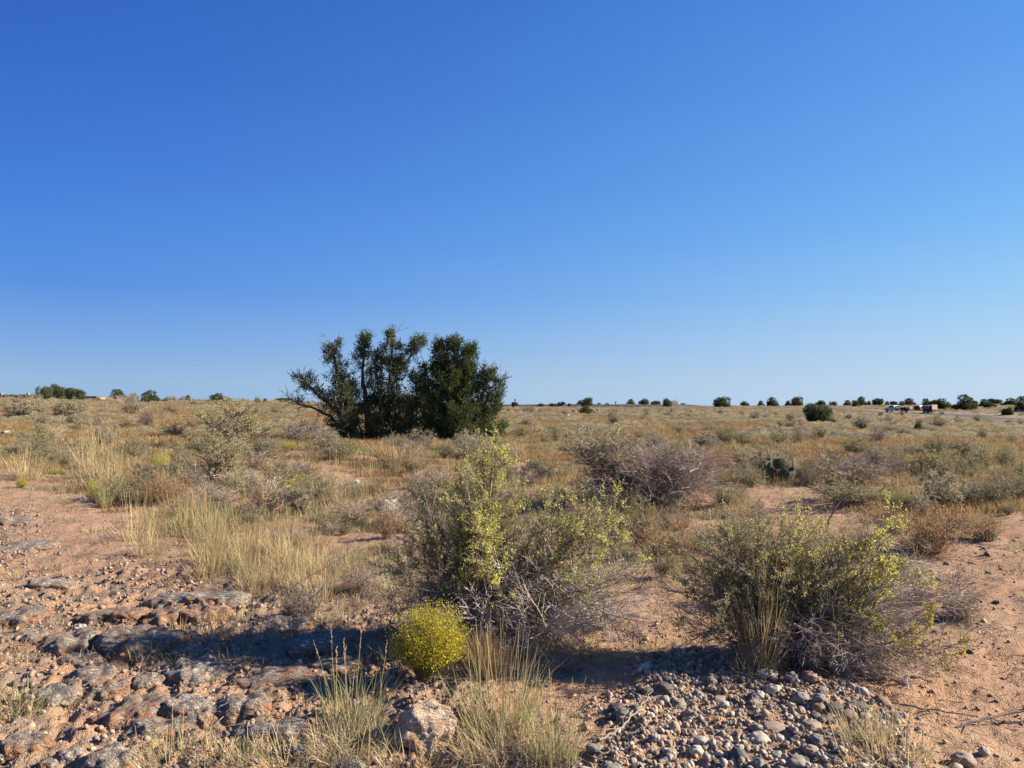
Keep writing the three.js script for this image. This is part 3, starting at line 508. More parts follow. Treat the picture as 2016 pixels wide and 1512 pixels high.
// ───────────────────────── cobbles, chips and gravel ─────────────────────────
function pebbleGeo(detail, k, angular = 0.05) {
  const g0 = new THREE.IcosahedronGeometry(1, detail); g0.deleteAttribute('uv'); g0.deleteAttribute('normal');
  const g = mergeVertices(g0, 1e-4), p = g.attributes.position, U = new Float32Array(p.count * 2);
  for (let i = 0; i < p.count; i++) { const x = p.getX(i), y = p.getY(i), z = p.getZ(i), m = 1 + 0.14 * n3(x + k, y, z) + angular * n3(x * 2.6 + k, y * 2.6, z * 2.6); p.setXYZ(i, x * m, y * m, z * m); U[i * 2] = x * 0.05 + y * 0.03 + k * 0.1; U[i * 2 + 1] = z * 0.05 - y * 0.03; }
  g.setAttribute('uv', new THREE.BufferAttribute(U, 2)); g.computeVertexNormals(); return g;
}
{
  seed(404);
  const PEB = [0, 1, 2, 3, 4, 5].map((k) => pebbleGeo(6, k * 7.3 + 1)), ANG = [0, 1, 2, 3].map((k) => pebbleGeo(3, k * 5.1 + 60, 0.26));
  const tex = speckTex.clone(); tex.repeat.set(14, 14); tex.needsUpdate = true;
  const mats = [['grey_cobble', 0.29, 0.26, 0.22], ['pale_cobble', 0.47, 0.42, 0.35], ['buff_cobble', 0.42, 0.33, 0.23], ['dark_cobble', 0.12, 0.108, 0.1], ['brown_cobble', 0.27, 0.185, 0.13], ['pinkish_cobble', 0.36, 0.27, 0.22], ['green_grey_cobble', 0.28, 0.27, 0.21], ['white_cobble', 0.6, 0.55, 0.47]].map(([name, r, g, b]) => std({ name, color: new THREE.Color(r * 1.16, g * 1.12, b * 1.06), map: tex, bumpMap: tex, bumpScale: 0.0015, roughness: 0.75 }));
  const stone = (geo, mat, x, z, a, b, c, name, label, group, sink = 0.42) => { const m = new THREE.Mesh(geo, mat); m.name = numbered(name); tag(m, label, 'stone', group); scene.add(m); m.position.set(x, H(x, z) + b * (1 - 2 * sink) , z); m.scale.set(a, b, c); m.rotation.set(rr(-0.3, 0.3), rr(0, 6.28), rr(-0.3, 0.3)); return m; };
  const TONE = ['grey', 'pale', 'buff', 'dark', 'brown', 'pinkish', 'greenish', 'white'], COBS = [];
  const taken2 = [];
  // the ones that can be told apart: px, py, width, height, tone, label
  for (const [px, py, w, h, tone, label, turn] of [
    [1503, 1320, 42, 19, 1, 'pale oval cobble with grey flecks at the foot of the right saltbush'], [1516, 1350, 34, 24, 1, 'light rounded cobble just in front of the pale oval one'], [1489, 1364, 21, 22, 7, 'white angular cobble left of the light rounded one'],
    [1570, 1367, 33, 25, 0, 'round grey cobble right of the white angular stone'], [1606, 1373, 26, 21, 0, 'grey rounded cobble right of the round grey cobble'], [1680, 1386, 42, 15, 3, 'long dark flat cobble near the reddish sand'], [1636, 1383, 34, 14, 3, 'dark flat cobble between the grey cobble and brown boulder'],
    [1661, 1401, 36, 30, 4, 'brown upright cobble among the dark flat stones'], [1694, 1406, 32, 22, 2, 'buff rounded cobble right of the brown upright one'], [1518, 1423, 54, 24, 5, 'large elongated mauve grey cobble in the middle of the gravel'], [1324, 1424, 22, 32, 2, 'cream egg-shaped cobble standing on end'],
    [1366, 1468, 27, 23, 7, 'smooth whitish round cobble in the sunny gravel'], [1560, 1491, 44, 30, 0, 'large grey cobble near the bottom edge'], [1590, 1470, 34, 22, 2, 'tan cobble above the large grey bottom one'], [1398, 1337, 19, 18, 0, 'small round grey cobble in the shrub shadow'],
    [1226, 1395, 36, 22, 6, 'greenish grey cobble at the left rim of the gravel'], [1222, 1408, 24, 18, 5, 'pinkish cobble leaning on the greenish one'], [1168, 1466, 36, 22, 6, 'large flat green-grey cobble at the left bottom of the gravel'], [1204, 1505, 40, 22, 6, 'pale lumpy cobble on the bottom edge'],
    [1316, 1474, 24, 15, 2, 'buff flat cobble left of the whitish round one'], [1449, 1463, 20, 16, 1, 'pale cobble right of the whitish round one'], [1411, 1371, 30, 14, 2, 'long buff cobble above the small white one'], [1422, 1381, 18, 14, 7, 'small white cobble under the long buff one'],
    [1884, 1487, 46, 32, 5, 'large pinkish cracked cobble at the bottom right'], [1870, 1503, 26, 24, 1, 'pale cobble beneath the cracked pinkish one'], [1806, 1466, 20, 16, 0, 'grey cobble left of the cracked pinkish one'], [1271, 1360, 24, 14, 3, 'dark oval cobble deep in the shade'], [1308, 1335, 20, 15, 3, 'blue-black cobble in the shade of right saltbush'], [1925, 1472, 20, 22, 1, 'white flecked cobble right of the pinkish one'],
    [1738, 1407, 10, 15, 1, 'narrow pale cobble standing at the edge of red sand'],
  ]) { const s = spot(px, py + h * 0.35), k = s.d / F, a = (w * k) / 2, b = Math.max(0.35 * a, (h * k) / 2 * 0.92); const m = stone(pick(PEB), mats[tone], s.x, s.z, a, b, Math.max(b, a * 0.75), 'river_cobble', label, 'river cobbles of the gravel patch', 0.25); m.rotation.set(rr(-0.1, 0.1), rr(-0.25, 0.25), rr(-0.12, 0.12)); taken2.push([s.x, s.z, a]); COBS.push([s.x, s.z, label.replace(/cobble.*$/, 'cobble')]); }
  let n = 0, tries = 0;
  while (n < 265 && tries++ < 9000) {
    const x = rr(0.1, 2.5), z = rr(-4.9, -2.9); if (inside(x, z, COBBLE, 0.15) < 0.5) continue;
    const a = 0.013 + 0.037 * R() ** 2.4; if (taken2.some(([u, v, q]) => Math.hypot(u - x, v - z) < (q + a) * 0.8)) continue; taken2.push([x, z, a]); n++;
    const ang = R() >= 0.62, tn = pick([0, 0, 0, 1, 2, 3, 3, 4, 4, 5, 6, 6, 7, 3]); const st = stone(pick(ang ? ANG : PEB), mats[tn], x, z, a, a * rr(0.5, 0.8), a * rr(0.7, 1), 'river_cobble', 'small rounded river cobble in the loose gravel patch', 'small river cobbles of the gravel patch'); RELABEL.push([st, `${a > 0.026 ? '' : 'small '}${TONE[tn]} ${ang ? 'angular' : 'rounded'} stone`, COBS]);
  }
  n = 0; tries = 0;
  while (n < 120 && tries++ < 4000) {
    const x = rr(1.9, 6.5), z = rr(-9.5, -2.9); if (inside(x, z, SANDY.slice(2, 4), 0.2) < 0.4 || x / -z > 0.72 || n2(x * 0.9, z * 0.9) < -0.25) continue; n++;
    const a = 0.012 + 0.03 * R() ** 2.5; const tn = R() < 0.85 ? (R() < 0.6 ? 3 : 4) : 1; const st = stone(pick(ANG), mats[tn], x, z, a, a * rr(0.5, 0.8), a * rr(0.6, 1), 'lava_chip', 'small angular stone chip lying on the reddish sand at right', 'stone chips on the red sand'); RELABEL.push([st, `${a > 0.024 ? 'larger' : 'small'} ${TONE[tn]} stone chip`, 'red']);
  }
  // gravel too small to pick apart
  const gravel = (name, label, geo, count, where, size, tones) => {
    const im = new THREE.InstancedMesh(geo, std({ name: name + '_stone', color: 0xffffff, roughness: 0.85 }), count), m = new THREE.Matrix4(), q = new THREE.Quaternion(); let k = 0, t = 0;
    while (k < count && t++ < count * 12) { const [x, z, ok] = where(); if (!ok) continue; const a = size(); q.setFromEuler(new THREE.Euler(rr(0, 6), rr(0, 6), rr(0, 6))); m.compose(V(x, H(x, z) + a * 0.25, z), q, V(a, a * rr(0.5, 0.9), a * rr(0.6, 1))); im.setMatrixAt(k, m); im.setColorAt(k, new THREE.Color().setRGB(...col(pick(tones), 0.3))); k++; }
    im.count = k; im.name = name; im.userData = { kind: 'stuff', label, category: 'gravel' }; scene.add(im);
  };
  const PG = pebbleGeo(2, 3, 0.12), AG = pebbleGeo(1, 9, 0.3);
  gravel('cobble_gravel', 'fine river gravel between the cobbles', PG, 9500, () => { const x = rr(0, 2.7), z = rr(-5.1, -2.7); return [x, z, R() < inside(x, z, COBBLE, 0.4)]; }, () => 0.003 + 0.016 * R() ** 3.4, [[0.24, 0.195, 0.15], [0.32, 0.25, 0.18], [0.15, 0.125, 0.105], [0.28, 0.2, 0.135], [0.4, 0.34, 0.26]]);
  gravel('lava_gravel', 'loose dark lava gravel between the lava rocks', AG, 12000, () => { const x = rr(-8, 0.4), z = rr(-11.5, -2.7); return [x, z, R() < inside(x, z, LAVA, 0.5) * (0.35 + 0.65 * sstep(-0.3, 0.4, n2(x * 2, z * 2)))]; }, () => 0.004 + 0.018 * R() ** 3.2, [[0.19, 0.145, 0.11], [0.25, 0.175, 0.122], [0.31, 0.205, 0.13], [0.27, 0.21, 0.16], [0.14, 0.108, 0.085]]);
  gravel('sand_grit', 'grit and clods scattered over the reddish sand', AG, 12000, () => { const d = 2.6 + 14 * R() ** 1.3, x = rr(-0.74, 0.74) * d; return [x, -d, R() < 0.2 + 0.8 * sstep(-0.2, 0.5, n2(x * 1.1, d * 1.1))]; }, () => 0.003 + 0.012 * R() ** 3, [[0.22, 0.165, 0.13], [0.42, 0.27, 0.17], [0.5, 0.32, 0.2], [0.32, 0.23, 0.17]]);
}
console.log('stones done');

// ───────────────────────── the three large saltbushes ─────────────────────────
{
  seed(505);
  const A = shrub('saltbush', 'largest saltbush, yellow-green seed spire above a grey twig tangle', [
    { c: [0, 1.24, 0], r: [0.13, 0.16, 0.12], n: 8, leaf: 0.47, seed: 0.47, bl: 0.15 }, { c: [-0.05, 1.02, 0], r: [0.22, 0.14, 0.22], n: 13, leaf: 0.74, seed: 0.22 },
    { c: [-0.36, 0.74, -0.05], r: [0.3, 0.26, 0.36], n: 30, leaf: 0.84, seed: 0.07 }, { c: [-0.1, 0.62, 0.32], r: [0.13, 0.3, 0.14], n: 10, leaf: 0.54, seed: 0.43, bl: 0.16 }, { c: [-0.46, 0.5, 0.15], r: [0.22, 0.22, 0.3], n: 16, leaf: 0.81, seed: 0.03 },
    { c: [0.68, 0.66, 0.02], r: [0.3, 0.2, 0.28], n: 17, leaf: 0.74, seed: 0.28 }, { c: [0.3, 0.8, -0.1], r: [0.38, 0.24, 0.34], n: 16, leaf: 0.54, seed: 0.08 }, { c: [0.72, 0.42, 0.2], r: [0.2, 0.14, 0.2], n: 5, leaf: 0.41, seed: 0.29 },
    { c: [0.26, 0.26, 0.1], r: [0.6, 0.26, 0.42], n: 96, dead: 1, big: 1, bl: 0.28, pal: [PAL.dead, PAL.deadDark, PAL.dead, PAL.pale, PAL.pale] }, { c: [-0.45, 0.22, 0.1], r: [0.4, 0.2, 0.36], n: 38, dead: 1, bl: 0.22, pal: [PAL.deadDark, PAL.dead, PAL.wood] }, { c: [0.85, 0.28, 0.05], r: [0.3, 0.22, 0.34], n: 30, dead: 1, bl: 0.22 }, { c: [0.1, 0.5, -0.1], r: [0.5, 0.3, 0.4], n: 26, dead: 1, bl: 0.2, pal: [PAL.deadDark, PAL.wood, PAL.mauve] },
  ], { leafSize: 0.0175, branch: 8, twigs: 7, leaves: 11, thick: 0.85, foot: 0.16 });
  const pa = spot(968, 1250); putOn(A, pa.x, pa.z, { turn: 0 });
  const B = shrub('saltbush', 'wide saltbush behind the cobbles with lime seed clusters on its right', [
    { c: [-0.36, 0.56, 0], r: [0.36, 0.24, 0.36], n: 37, leaf: 0.89, seed: 0.05 }, { c: [0.02, 0.64, -0.05], r: [0.3, 0.16, 0.3], n: 23, leaf: 0.78, seed: 0.22 }, { c: [-0.62, 0.34, 0.08], r: [0.2, 0.18, 0.25], n: 13, leaf: 0.84, seed: 0 },
    { c: [0.56, 0.76, 0], r: [0.11, 0.09, 0.1], n: 5, leaf: 0.14, seed: 0.61, bl: 0.12 }, { c: [0.6, 0.56, 0.1], r: [0.13, 0.1, 0.12], n: 6, leaf: 0.27, seed: 0.50, bl: 0.14 }, { c: [0.76, 0.17, 0.22], r: [0.16, 0.1, 0.14], n: 6, leaf: 0.27, seed: 0.50, bl: 0.14, seedCol: [0.42, 0.36, 0.08] },
    { c: [0.42, 0.52, 0], r: [0.32, 0.28, 0.34], n: 25, leaf: 0.34, seed: 0.03 }, { c: [0.15, 0.22, 0.1], r: [0.5, 0.2, 0.38], n: 70, dead: 1, big: 1, bl: 0.24, pal: [PAL.deadDark, PAL.dead, PAL.wood, PAL.dead] }, { c: [0.74, 0.36, 0], r: [0.34, 0.26, 0.34], n: 30, dead: 1, bl: 0.22 }, { c: [0.52, 0.06, 0.3], r: [0.34, 0.07, 0.26], n: 34, dead: 1, bl: 0.16 }, { c: [-0.3, 0.16, 0.1], r: [0.34, 0.14, 0.3], n: 24, dead: 1, bl: 0.2, pal: [PAL.deadDark, PAL.wood] },
  ], { leafSize: 0.0165, branch: 8, twigs: 7, leaves: 11, thick: 0.85, foot: 0.16 });
  const pb = spot(1560, 1292); putOn(B, pb.x, pb.z, { turn: 0 });
  const C = shrub('dead_saltbush', 'big bare grey-mauve twig dome with greenish left shoulder in mid-field', [
    { c: [-0.55, 0.9, 0], r: [0.5, 0.26, 0.5], n: 52, leaf: 0.5, seed: 0.03, bl: 0.24, pal: [PAL.grey, PAL.leaf] }, { c: [0, 0.56, 0], r: [0.98, 0.44, 0.8], n: 170, dead: 1, bl: 0.27, pal: [PAL.mauve, PAL.deadDark, [0.17, 0.125, 0.11]] }, { c: [0.75, 0.48, 0.1], r: [0.6, 0.4, 0.6], n: 100, dead: 1, bl: 0.27, pal: [PAL.mauve, PAL.deadDark, PAL.mauve, PAL.dead] }, { c: [0, 0.2, 0.3], r: [1.0, 0.18, 0.6], n: 50, dead: 1, bl: 0.34, pal: [PAL.deadDark, PAL.dead] },
  ], { leafSize: 0.035, branch: 7, twigs: 4, leaves: 6, thick: 1.5, foot: 0.3 });
  const pc = spot(1250, 985); putOn(C, pc.x, pc.z, { turn: 0 }); C.scale.set(1.16, 0.96, 1.1);
}
console.log('large shrubs done');

// ───────────────────────── shrub kinds for the middle distance (about 1 m wide, copied and scaled) ─────────────────────────
const KIND = {};
{
  seed(606);
  const kinds = {
    saltbush: (k) => [[{ c: [0, 0.5, 0], r: [0.5, 0.32, 0.5], n: 34, leaf: 0.75, seed: 0.09 + 0.03 * k, seedCol: [0.42, 0.39, 0.17], bl: 0.2 }, { c: [0, 0.2, 0], r: [0.5, 0.18, 0.5], n: 18, dead: 1, bl: 0.2 }], { leafSize: 0.03, leaves: 8, thick: 1.3 }],
    dead_brush: () => [[{ c: [0, 0.42, 0], r: [0.52, 0.36, 0.52], n: 52, dead: 1, bl: 0.24, pal: [PAL.mauve, PAL.dead, PAL.deadDark, PAL.tan] }], { thick: 1.6, twigs: 5 }],
    rabbitbrush: () => [[{ c: [0, 0.46, 0], r: [0.52, 0.34, 0.5], n: 44, leaf: 0.85, bl: 0.2, pal: [PAL.sage, PAL.grey, PAL.sage] }], { leafSize: 0.045, leaves: 6, thick: 1.4 }],
    green_forb: () => [[{ c: [0, 0.42, 0], r: [0.48, 0.34, 0.48], n: 40, leaf: 0.8, bl: 0.2, pal: [PAL.grey, PAL.leaf, PAL.green] }], { leafSize: 0.03, leaves: 6, thick: 1.2 }],
    tan_brush: () => [[{ c: [0, 0.42, 0], r: [0.5, 0.34, 0.5], n: 46, leaf: 0.8, bl: 0.2, pal: [PAL.tan, PAL.straw, PAL.tan, PAL.rust] }], { leafSize: 0.024, leaves: 6, thick: 1.2, woodCol: [0.26, 0.17, 0.1] }],
    dark_bush: () => [[{ c: [0, 0.42, 0], r: [0.5, 0.36, 0.5], n: 46, leaf: 0.85, bl: 0.2, pal: [PAL.olive, PAL.leaf, PAL.olive] }], { leafSize: 0.036, leaves: 7, thick: 1.3 }],
  };
  for (const [name, fn] of Object.entries(kinds)) KIND[name] = [0, 1, 2].map((k) => { const [l, o] = fn(k), g = shrubGeos(l, o), t = new THREE.Group(); if (!g.wood.empty) part('branches', g.wood.build(), M.wood, t); if (!g.dead.empty) part('dead_twigs', g.dead.build(), M.dead, t); if (!g.leaf.empty) part('foliage', g.leaf.build(), M.leaf, t); if (!g.seeds.empty) part('seed_clusters', g.seeds.build(), M.seed, t); return t; });
  KIND.snakeweed = [0, 1].map((k) => { const g = snakeweed([0.95, 0.72], 420, { per: 8, flower: 0.022, thick: 2.2, k: k * 4, pal: [PAL.yellow, [0.36, 0.35, 0.06], [0.30, 0.30, 0.08]] }), t = new THREE.Group(); part('stems', g.stems.build(), M.wood, t); part('flower_heads', g.fl.build(), M.flower, t); return t; });
  KIND.straw_brush = [0, 1].map(() => { const t = new THREE.Group(); part('blades', grassGeo(420, 0.85, 0.55, { pal: [PAL.straw, PAL.tan, PAL.rust], tilt: 0.75, bend: 0.7, w: 0.007 }).build(), M.grass, t); const d = shrubGeos([{ c: [0, 0.2, 0], r: [0.35, 0.15, 0.35], n: 14, dead: 1, bl: 0.16 }], { thick: 1.2 }); part('dead_twigs', d.dead.build(), M.dead, t); return t; });
}
function bush(kind, px, base, w, h, label, group) {
  const s = spot(px, base), k = s.d / F, o = copyOf(pick(KIND[kind]), kind, label, kind === 'snakeweed' ? 'wildflower' : 'shrub', group), sx = (w * k) / 1.08;
  o.position.set(s.x, s.y - 0.02, s.z - sx * 0.25); o.position.y = H(o.position.x, o.position.z) - 0.02; o.rotation.y = R() * 6.28; o.scale.set(sx, Math.max(0.12, (h * k) / 0.8), sx); return o;
}
const PLACED = [[...Object.values(spot(1536, 968)).slice(0, 2), 2.2], [...Object.values(spot(768, 1015)).slice(0, 2), 0.9], [...Object.values(spot(968, 1250)).slice(0, 2), 0.95], [...Object.values(spot(1560, 1292)).slice(0, 2), 0.9], [...Object.values(spot(1250, 985)).slice(0, 2), 1.3]];
{
  seed(707);
  const g = snakeweed([0.41, 0.43], 1300, { per: 9, flower: 0.0085, lean: 0.1, k: 2, pal: [PAL.yellow, PAL.yellow, [0.46, 0.44, 0.05], [0.42, 0.33, 0.08]] }), t = thing('snakeweed', 'bright yellow rounded snakeweed bush in front of the largest saltbush', 'wildflower');
  part('stems', g.stems.build(), M.wood, t); part('flower_heads', g.fl.build(), M.flower, t); const s = spot(836, 1334); putOn(t, s.x, s.z, { turn: 0 }); t.rotation.z = -0.1; t.scale.set(1.0, 0.96, 0.92); PLACED.push([s.x, s.z, 0.2]);
  for (const [kind, px, base, w, h, label] of [
    ['saltbush', 410, 952, 165, 98, 'yellow-green saltbush behind the blonde grass stand'], ['saltbush', 455, 884, 190, 92, 'tall olive saltbush on the mound left of the big junipers'], ['dead_brush', 590, 872, 140, 50, 'dark twiggy mound at the left foot of the open juniper'],
    ['green_forb', 652, 910, 100, 52, 'grey-green bush just in front of the open juniper'], ['straw_brush', 785, 924, 110, 70, 'straw-coloured brush on the sand in front of the junipers'], ['tan_brush', 865, 894, 90, 34, 'tan brush at the foot of the dense juniper'], ['green_forb', 905, 905, 80, 34, 'pale green low bush right of the tan brush'],
    ['rabbitbrush', 124, 822, 74, 34, 'large silvery rabbitbrush dome in the left field'], ['rabbitbrush', 36, 826, 86, 38, 'greenish rabbitbrush at the left picture edge'], ['rabbitbrush', 72, 816, 34, 18, 'small silvery bush between the two rabbitbrushes'], ['dead_brush', 165, 812, 18, 12, 'small dark brush right of the silvery rabbitbrush'], ['dead_brush', 285, 842, 54, 42, 'bush with bare pale branches left of the olive saltbush'],
    ['dark_bush', 66, 892, 80, 48, 'grey-green mound of brush at the left'], ['dark_bush', 212, 992, 76, 58, 'dark clump beside the sandy path'], ['snakeweed', 188, 984, 36, 44, 'yellow-green snakeweed at the path-side clump'], ['snakeweed', 590, 984, 76, 52, 'yellow snakeweed behind the blonde grass'], ['snakeweed', 316, 928, 44, 42, 'lime-tinted snakeweed left of the yellow-green saltbush'], ['snakeweed', 568, 888, 36, 22, 'small lime snakeweed before the dark twiggy mound'], ['snakeweed', 42, 962, 26, 26, 'small yellow snakeweed at the left end of the path'], ['snakeweed', 110, 935, 36, 16, 'low yellow snakeweed above the path'],
    ['green_forb', 1230, 1018, 84, 62, 'small grey-green bush in front of the bare twig dome'], ['green_forb', 1440, 1002, 84, 58, 'grey-green bush right of the bare twig dome'], ['green_forb', 1480, 960, 78, 42, 'green bush left of the prickly pear'], ['dead_brush', 1500, 1036, 56, 50, 'small dark spiky dry brush on the sand patch'], ['tan_brush', 1305, 1105, 140, 92, 'olive-tan brush between the two saltbushes'], ['green_forb', 1370, 1090, 70, 50, 'thin grey-green brush left of the wide saltbush'],
    ['tan_brush', 1840, 1102, 200, 112, 'large golden tan brush at the edge of the red sand'], ['tan_brush', 1945, 1066, 110, 56, 'tan brush behind the golden brush at right edge'], ['green_forb', 1690, 1004, 190, 66, 'wide grey-green brush behind the wide saltbush'], ['dead_brush', 1690, 960, 190, 72, 'pinkish bare twigs above the wide grey-green brush'], ['dark_bush', 1838, 948, 112, 64, 'dark green rounded bush in the right field'], ['green_forb', 1915, 1002, 150, 56, 'low grey-green brush at the right margin'],
    ['dead_brush', 1912, 898, 64, 38, 'mauve twiggy bush in the right field'], ['dead_brush', 1778, 902, 56, 26, 'grey twig heap left of the dark green bush'], ['dead_brush', 1403, 884, 34, 22, 'small dark brush behind the bare twig dome'], ['green_forb', 1470, 880, 56, 36, 'soft green bush behind the prickly pear'], ['green_forb', 1420, 872, 46, 34, 'pale olive bush right of the bare twig dome'], ['rabbitbrush', 1690, 868, 36, 12, 'low pale sage mound in the right grassland'], ['dead_brush', 1718, 864, 34, 14, 'grey-mauve mound right of the pale sage'],
    ['tan_brush', 760, 1062, 66, 56, 'olive brush under the white boulder'], ['dead_brush', 690, 1040, 96, 66, 'brown twig brush left of the white boulder'], ['dead_brush', 392, 1000, 84, 54, 'dark dry brush in front of the yellow-green saltbush'], ['dead_brush', 600, 1228, 100, 84, 'dark dry clump at the edge of the lava outcrop'], ['green_forb', 575, 1215, 50, 60, 'grey-green sprig in the dark dry clump'], ['dead_brush', 1900, 1226, 120, 96, 'thin bare brush standing on the red sand'], ['dead_brush', 1104, 1322, 84, 44, 'dead tuft on the sand in front of the largest saltbush'], ['straw_brush', 945, 1318, 100, 104, 'reddish dry grass beside the yellow snakeweed'], ['dead_brush', 1180, 1240, 130, 46, 'low twig tangle right of the largest saltbush'], ['dead_brush', 700, 1170, 120, 60, 'twig tangle at the left foot of the largest saltbush'],
    ['saltbush', 540, 815, 30, 18, 'distant olive bush left of the junipers dead limbs'], ['dark_bush', 1340, 868, 20, 14, 'tiny dark bush in the grass behind the twig dome'], ['green_forb', 1212, 812, 24, 10, 'round green bush right of the lava pile'], ['rabbitbrush', 1800, 900, 60, 26, 'pale sage bush in front of the dark green bush'], ['dead_brush', 820, 965, 60, 40, 'brown twig bush at the left shoulder of largest saltbush'], ['dead_brush', 655, 978, 70, 46, 'brown twig tuft right of the yellow snakeweed patch'], ['tan_brush', 340, 860, 70, 34, 'tan brush left of the olive saltbush'], ['green_forb', 250, 905, 80, 44, 'soft grey-green bush behind the blonde stalks'], ['dead_brush', 500, 930, 90, 44, 'mauve twigs right of the yellow-green saltbush'], ['green_forb', 530, 905, 70, 36, 'silver-green tuft between saltbush and snakeweed'],
  ]) { const o = bush(kind, px, base, w, h, label); PLACED.push([o.position.x, o.position.z, o.scale.x * 0.42]); }
}
console.log('middle shrubs done');

// ───────────────────────── grasses ─────────────────────────
const GRASS = {};
{
  seed(808);
  const mk = (n, h, sp, o, st) => { const t = new THREE.Group(); part('blades', grassGeo(n, h, sp, o).build(), M.grass, t); if (st) part('seed_stalks', stalkGeo(...st).build(), M.grass, t); return t; };
  GRASS.blonde = [0, 1, 2, 3].map(() => mk(95, 0.44, 0.36, { pal: [PAL.blonde, PAL.straw, PAL.tan, [0.36, 0.33, 0.17]], tilt: 0.6, bend: 0.9, w: 0.0058, minLen: 0.2, vary: 0.3 }, [12, 0.56, 0.3, PAL.blonde, { r: 0.0018 }]));
  GRASS.straw = [0, 1, 2].map(() => mk(120, 0.36, 0.3, { pal: [PAL.straw, PAL.tan, PAL.straw, [0.3, 0.28, 0.14]], tilt: 0.75, bend: 1.2, w: 0.0052, minLen: 0.2, vary: 0.3 }));
  GRASS.green = [0, 1, 2].map(() => mk(170, 0.34, 0.24, { pal: [PAL.green, [0.3, 0.3, 0.14], PAL.straw, [0.24, 0.25, 0.11]], tilt: 0.55, bend: 1.0, w: 0.0042 }));
  GRASS.rust = [0, 1, 2].map(() => mk(150, 0.32, 0.34, { pal: [PAL.rust, PAL.tan, PAL.straw], tilt: 0.6, bend: 0.9, w: 0.006 }));
  const fg = (px, base, h, sp, n, opt, st, label) => {
    const s = spot(px, base), t = thing('bunchgrass', label, 'grass', 'foreground grass clumps'); part('blades', grassGeo(n, h, sp, opt).build(), M.grass, t); if (st) part('seed_stalks', stalkGeo(...st).build(), M.grass, t); putOn(t, s.x, s.z, { turn: 0 }); PLACED.push([s.x, s.z, sp * 0.4]);
  };
  const GR = [[0.27, 0.29, 0.13], [0.36, 0.34, 0.16], PAL.straw, [0.22, 0.24, 0.1]], DRY = [PAL.straw, PAL.blonde, [0.34, 0.3, 0.16]];
  fg(700, 1425, 0.36, 0.28, 150, { pal: GR, tilt: 0.45, bend: 0.8, w: 0.0042 }, [7, 0.46, 0.3, PAL.straw, { head: true, r: 0.0013 }], 'green-bladed grass clump with tall seed heads left of the pale boulder');
  fg(690, 1470, 0.22, 0.34, 260, { pal: DRY, tilt: 0.9, bend: 1.4, w: 0.004 }, null, 'low curly dry grass under the green-bladed clump');
  fg(985, 1440, 0.5, 0.34, 210, { pal: [...GR, PAL.straw], tilt: 0.5, bend: 0.9, w: 0.0042 }, [10, 0.54, 0.34, PAL.straw, { r: 0.0013 }], 'tallest foreground grass clump right of the pale boulder');
  fg(1000, 1495, 0.3, 0.4, 300, { pal: DRY, tilt: 0.9, bend: 1.4, w: 0.004 }, null, 'dry matted grass at the bottom edge below the tallest clump');
  fg(1090, 1490, 0.36, 0.2, 120, { pal: GR, tilt: 0.4, bend: 1.2, w: 0.004 }, [10, 0.36, 0.2, PAL.straw, {}], 'arching green grass clump at the left rim of the cobbles');
  fg(345, 1500, 0.2, 0.4, 170, { pal: GR, tilt: 0.9, bend: 1.2, w: 0.004 }, [6, 0.22, 0.3, PAL.straw, {}], 'green grass tuft at the bottom edge among the lava rocks');
  fg(30, 1395, 0.2, 0.36, 300, { pal: [...GR, PAL.blonde], tilt: 1.1, bend: 1.1, w: 0.004 }, null, 'sprawling grass mat at the left picture edge');
  fg(450, 1490, 0.13, 0.3, 170, { pal: DRY, tilt: 0.9, bend: 1.2, w: 0.004 }, null, 'short dry grass between the lava boulders at the bottom');
  fg(580, 1498, 0.2, 0.5, 300, { pal: [...DRY, ...GR], tilt: 0.9, bend: 1.3, w: 0.004 }, null, 'wide matted grass at the bottom edge left of centre');
  fg(830, 1500, 0.18, 0.45, 230, { pal: DRY, tilt: 0.9, bend: 1.3, w: 0.004 }, null, 'dry grass litter in front of the pale boulder');
  fg(1740, 1495, 0.26, 0.4, 170, { pal: DRY, tilt: 0.85, bend: 1.0, w: 0.004 }, [10, 0.3, 0.3, PAL.straw, {}], 'dry leaning grass between the cobbles and the cracked stone');
  fg(1690, 1440, 0.2, 0.2, 120, { pal: DRY, tilt: 0.8, bend: 1.0, w: 0.004 }, null, 'small dry tuft beside the buff rounded cobble');
  fg(1495, 1316, 0.54, 0.14, 150, { pal: [PAL.straw, [0.36, 0.31, 0.15], [0.3, 0.27, 0.13]], tilt: 0.42, bend: 0.5, w: 0.0042 }, [16, 0.62, 0.2, PAL.straw, { r: 0.002 }], 'tall straw stems rising through the wide saltbush');
  fg(1480, 1318, 0.2, 0.24, 130, { pal: DRY, tilt: 1.0, bend: 0.9, w: 0.004 }, null, 'short spreading grass behind the pale oval cobble');
  fg(970, 1330, 0.34, 0.2, 110, { pal: [PAL.tan, PAL.straw, PAL.rust], tilt: 0.4, bend: 0.5, w: 0.004 }, [6, 0.42, 0.22, PAL.straw, { r: 0.0012 }], 'reddish straw stems right of the yellow snakeweed');
  fg(425, 1330, 0.08, 0.12, 70, { pal: GR, tilt: 0.8, bend: 1, w: 0.0035 }, null, 'tiny green sprig on the grey lichened lava rock');
  fg(195, 1250, 0.09, 0.16, 80, { pal: GR, tilt: 0.8, bend: 1, w: 0.0035 }, null, 'small green sprig behind the brown humped rock');
  fg(105, 1120, 0.09, 0.25, 90, { pal: [[0.2, 0.2, 0.09], PAL.straw], tilt: 1, bend: 1, w: 0.004 }, null, 'flat green mat on the sandy path');
  fg(210, 1000, 0.36, 0.2, 150, { pal: GR, tilt: 0.35, bend: 0.6, w: 0.006 }, null, 'upright green grass at the foot of the dark clump');
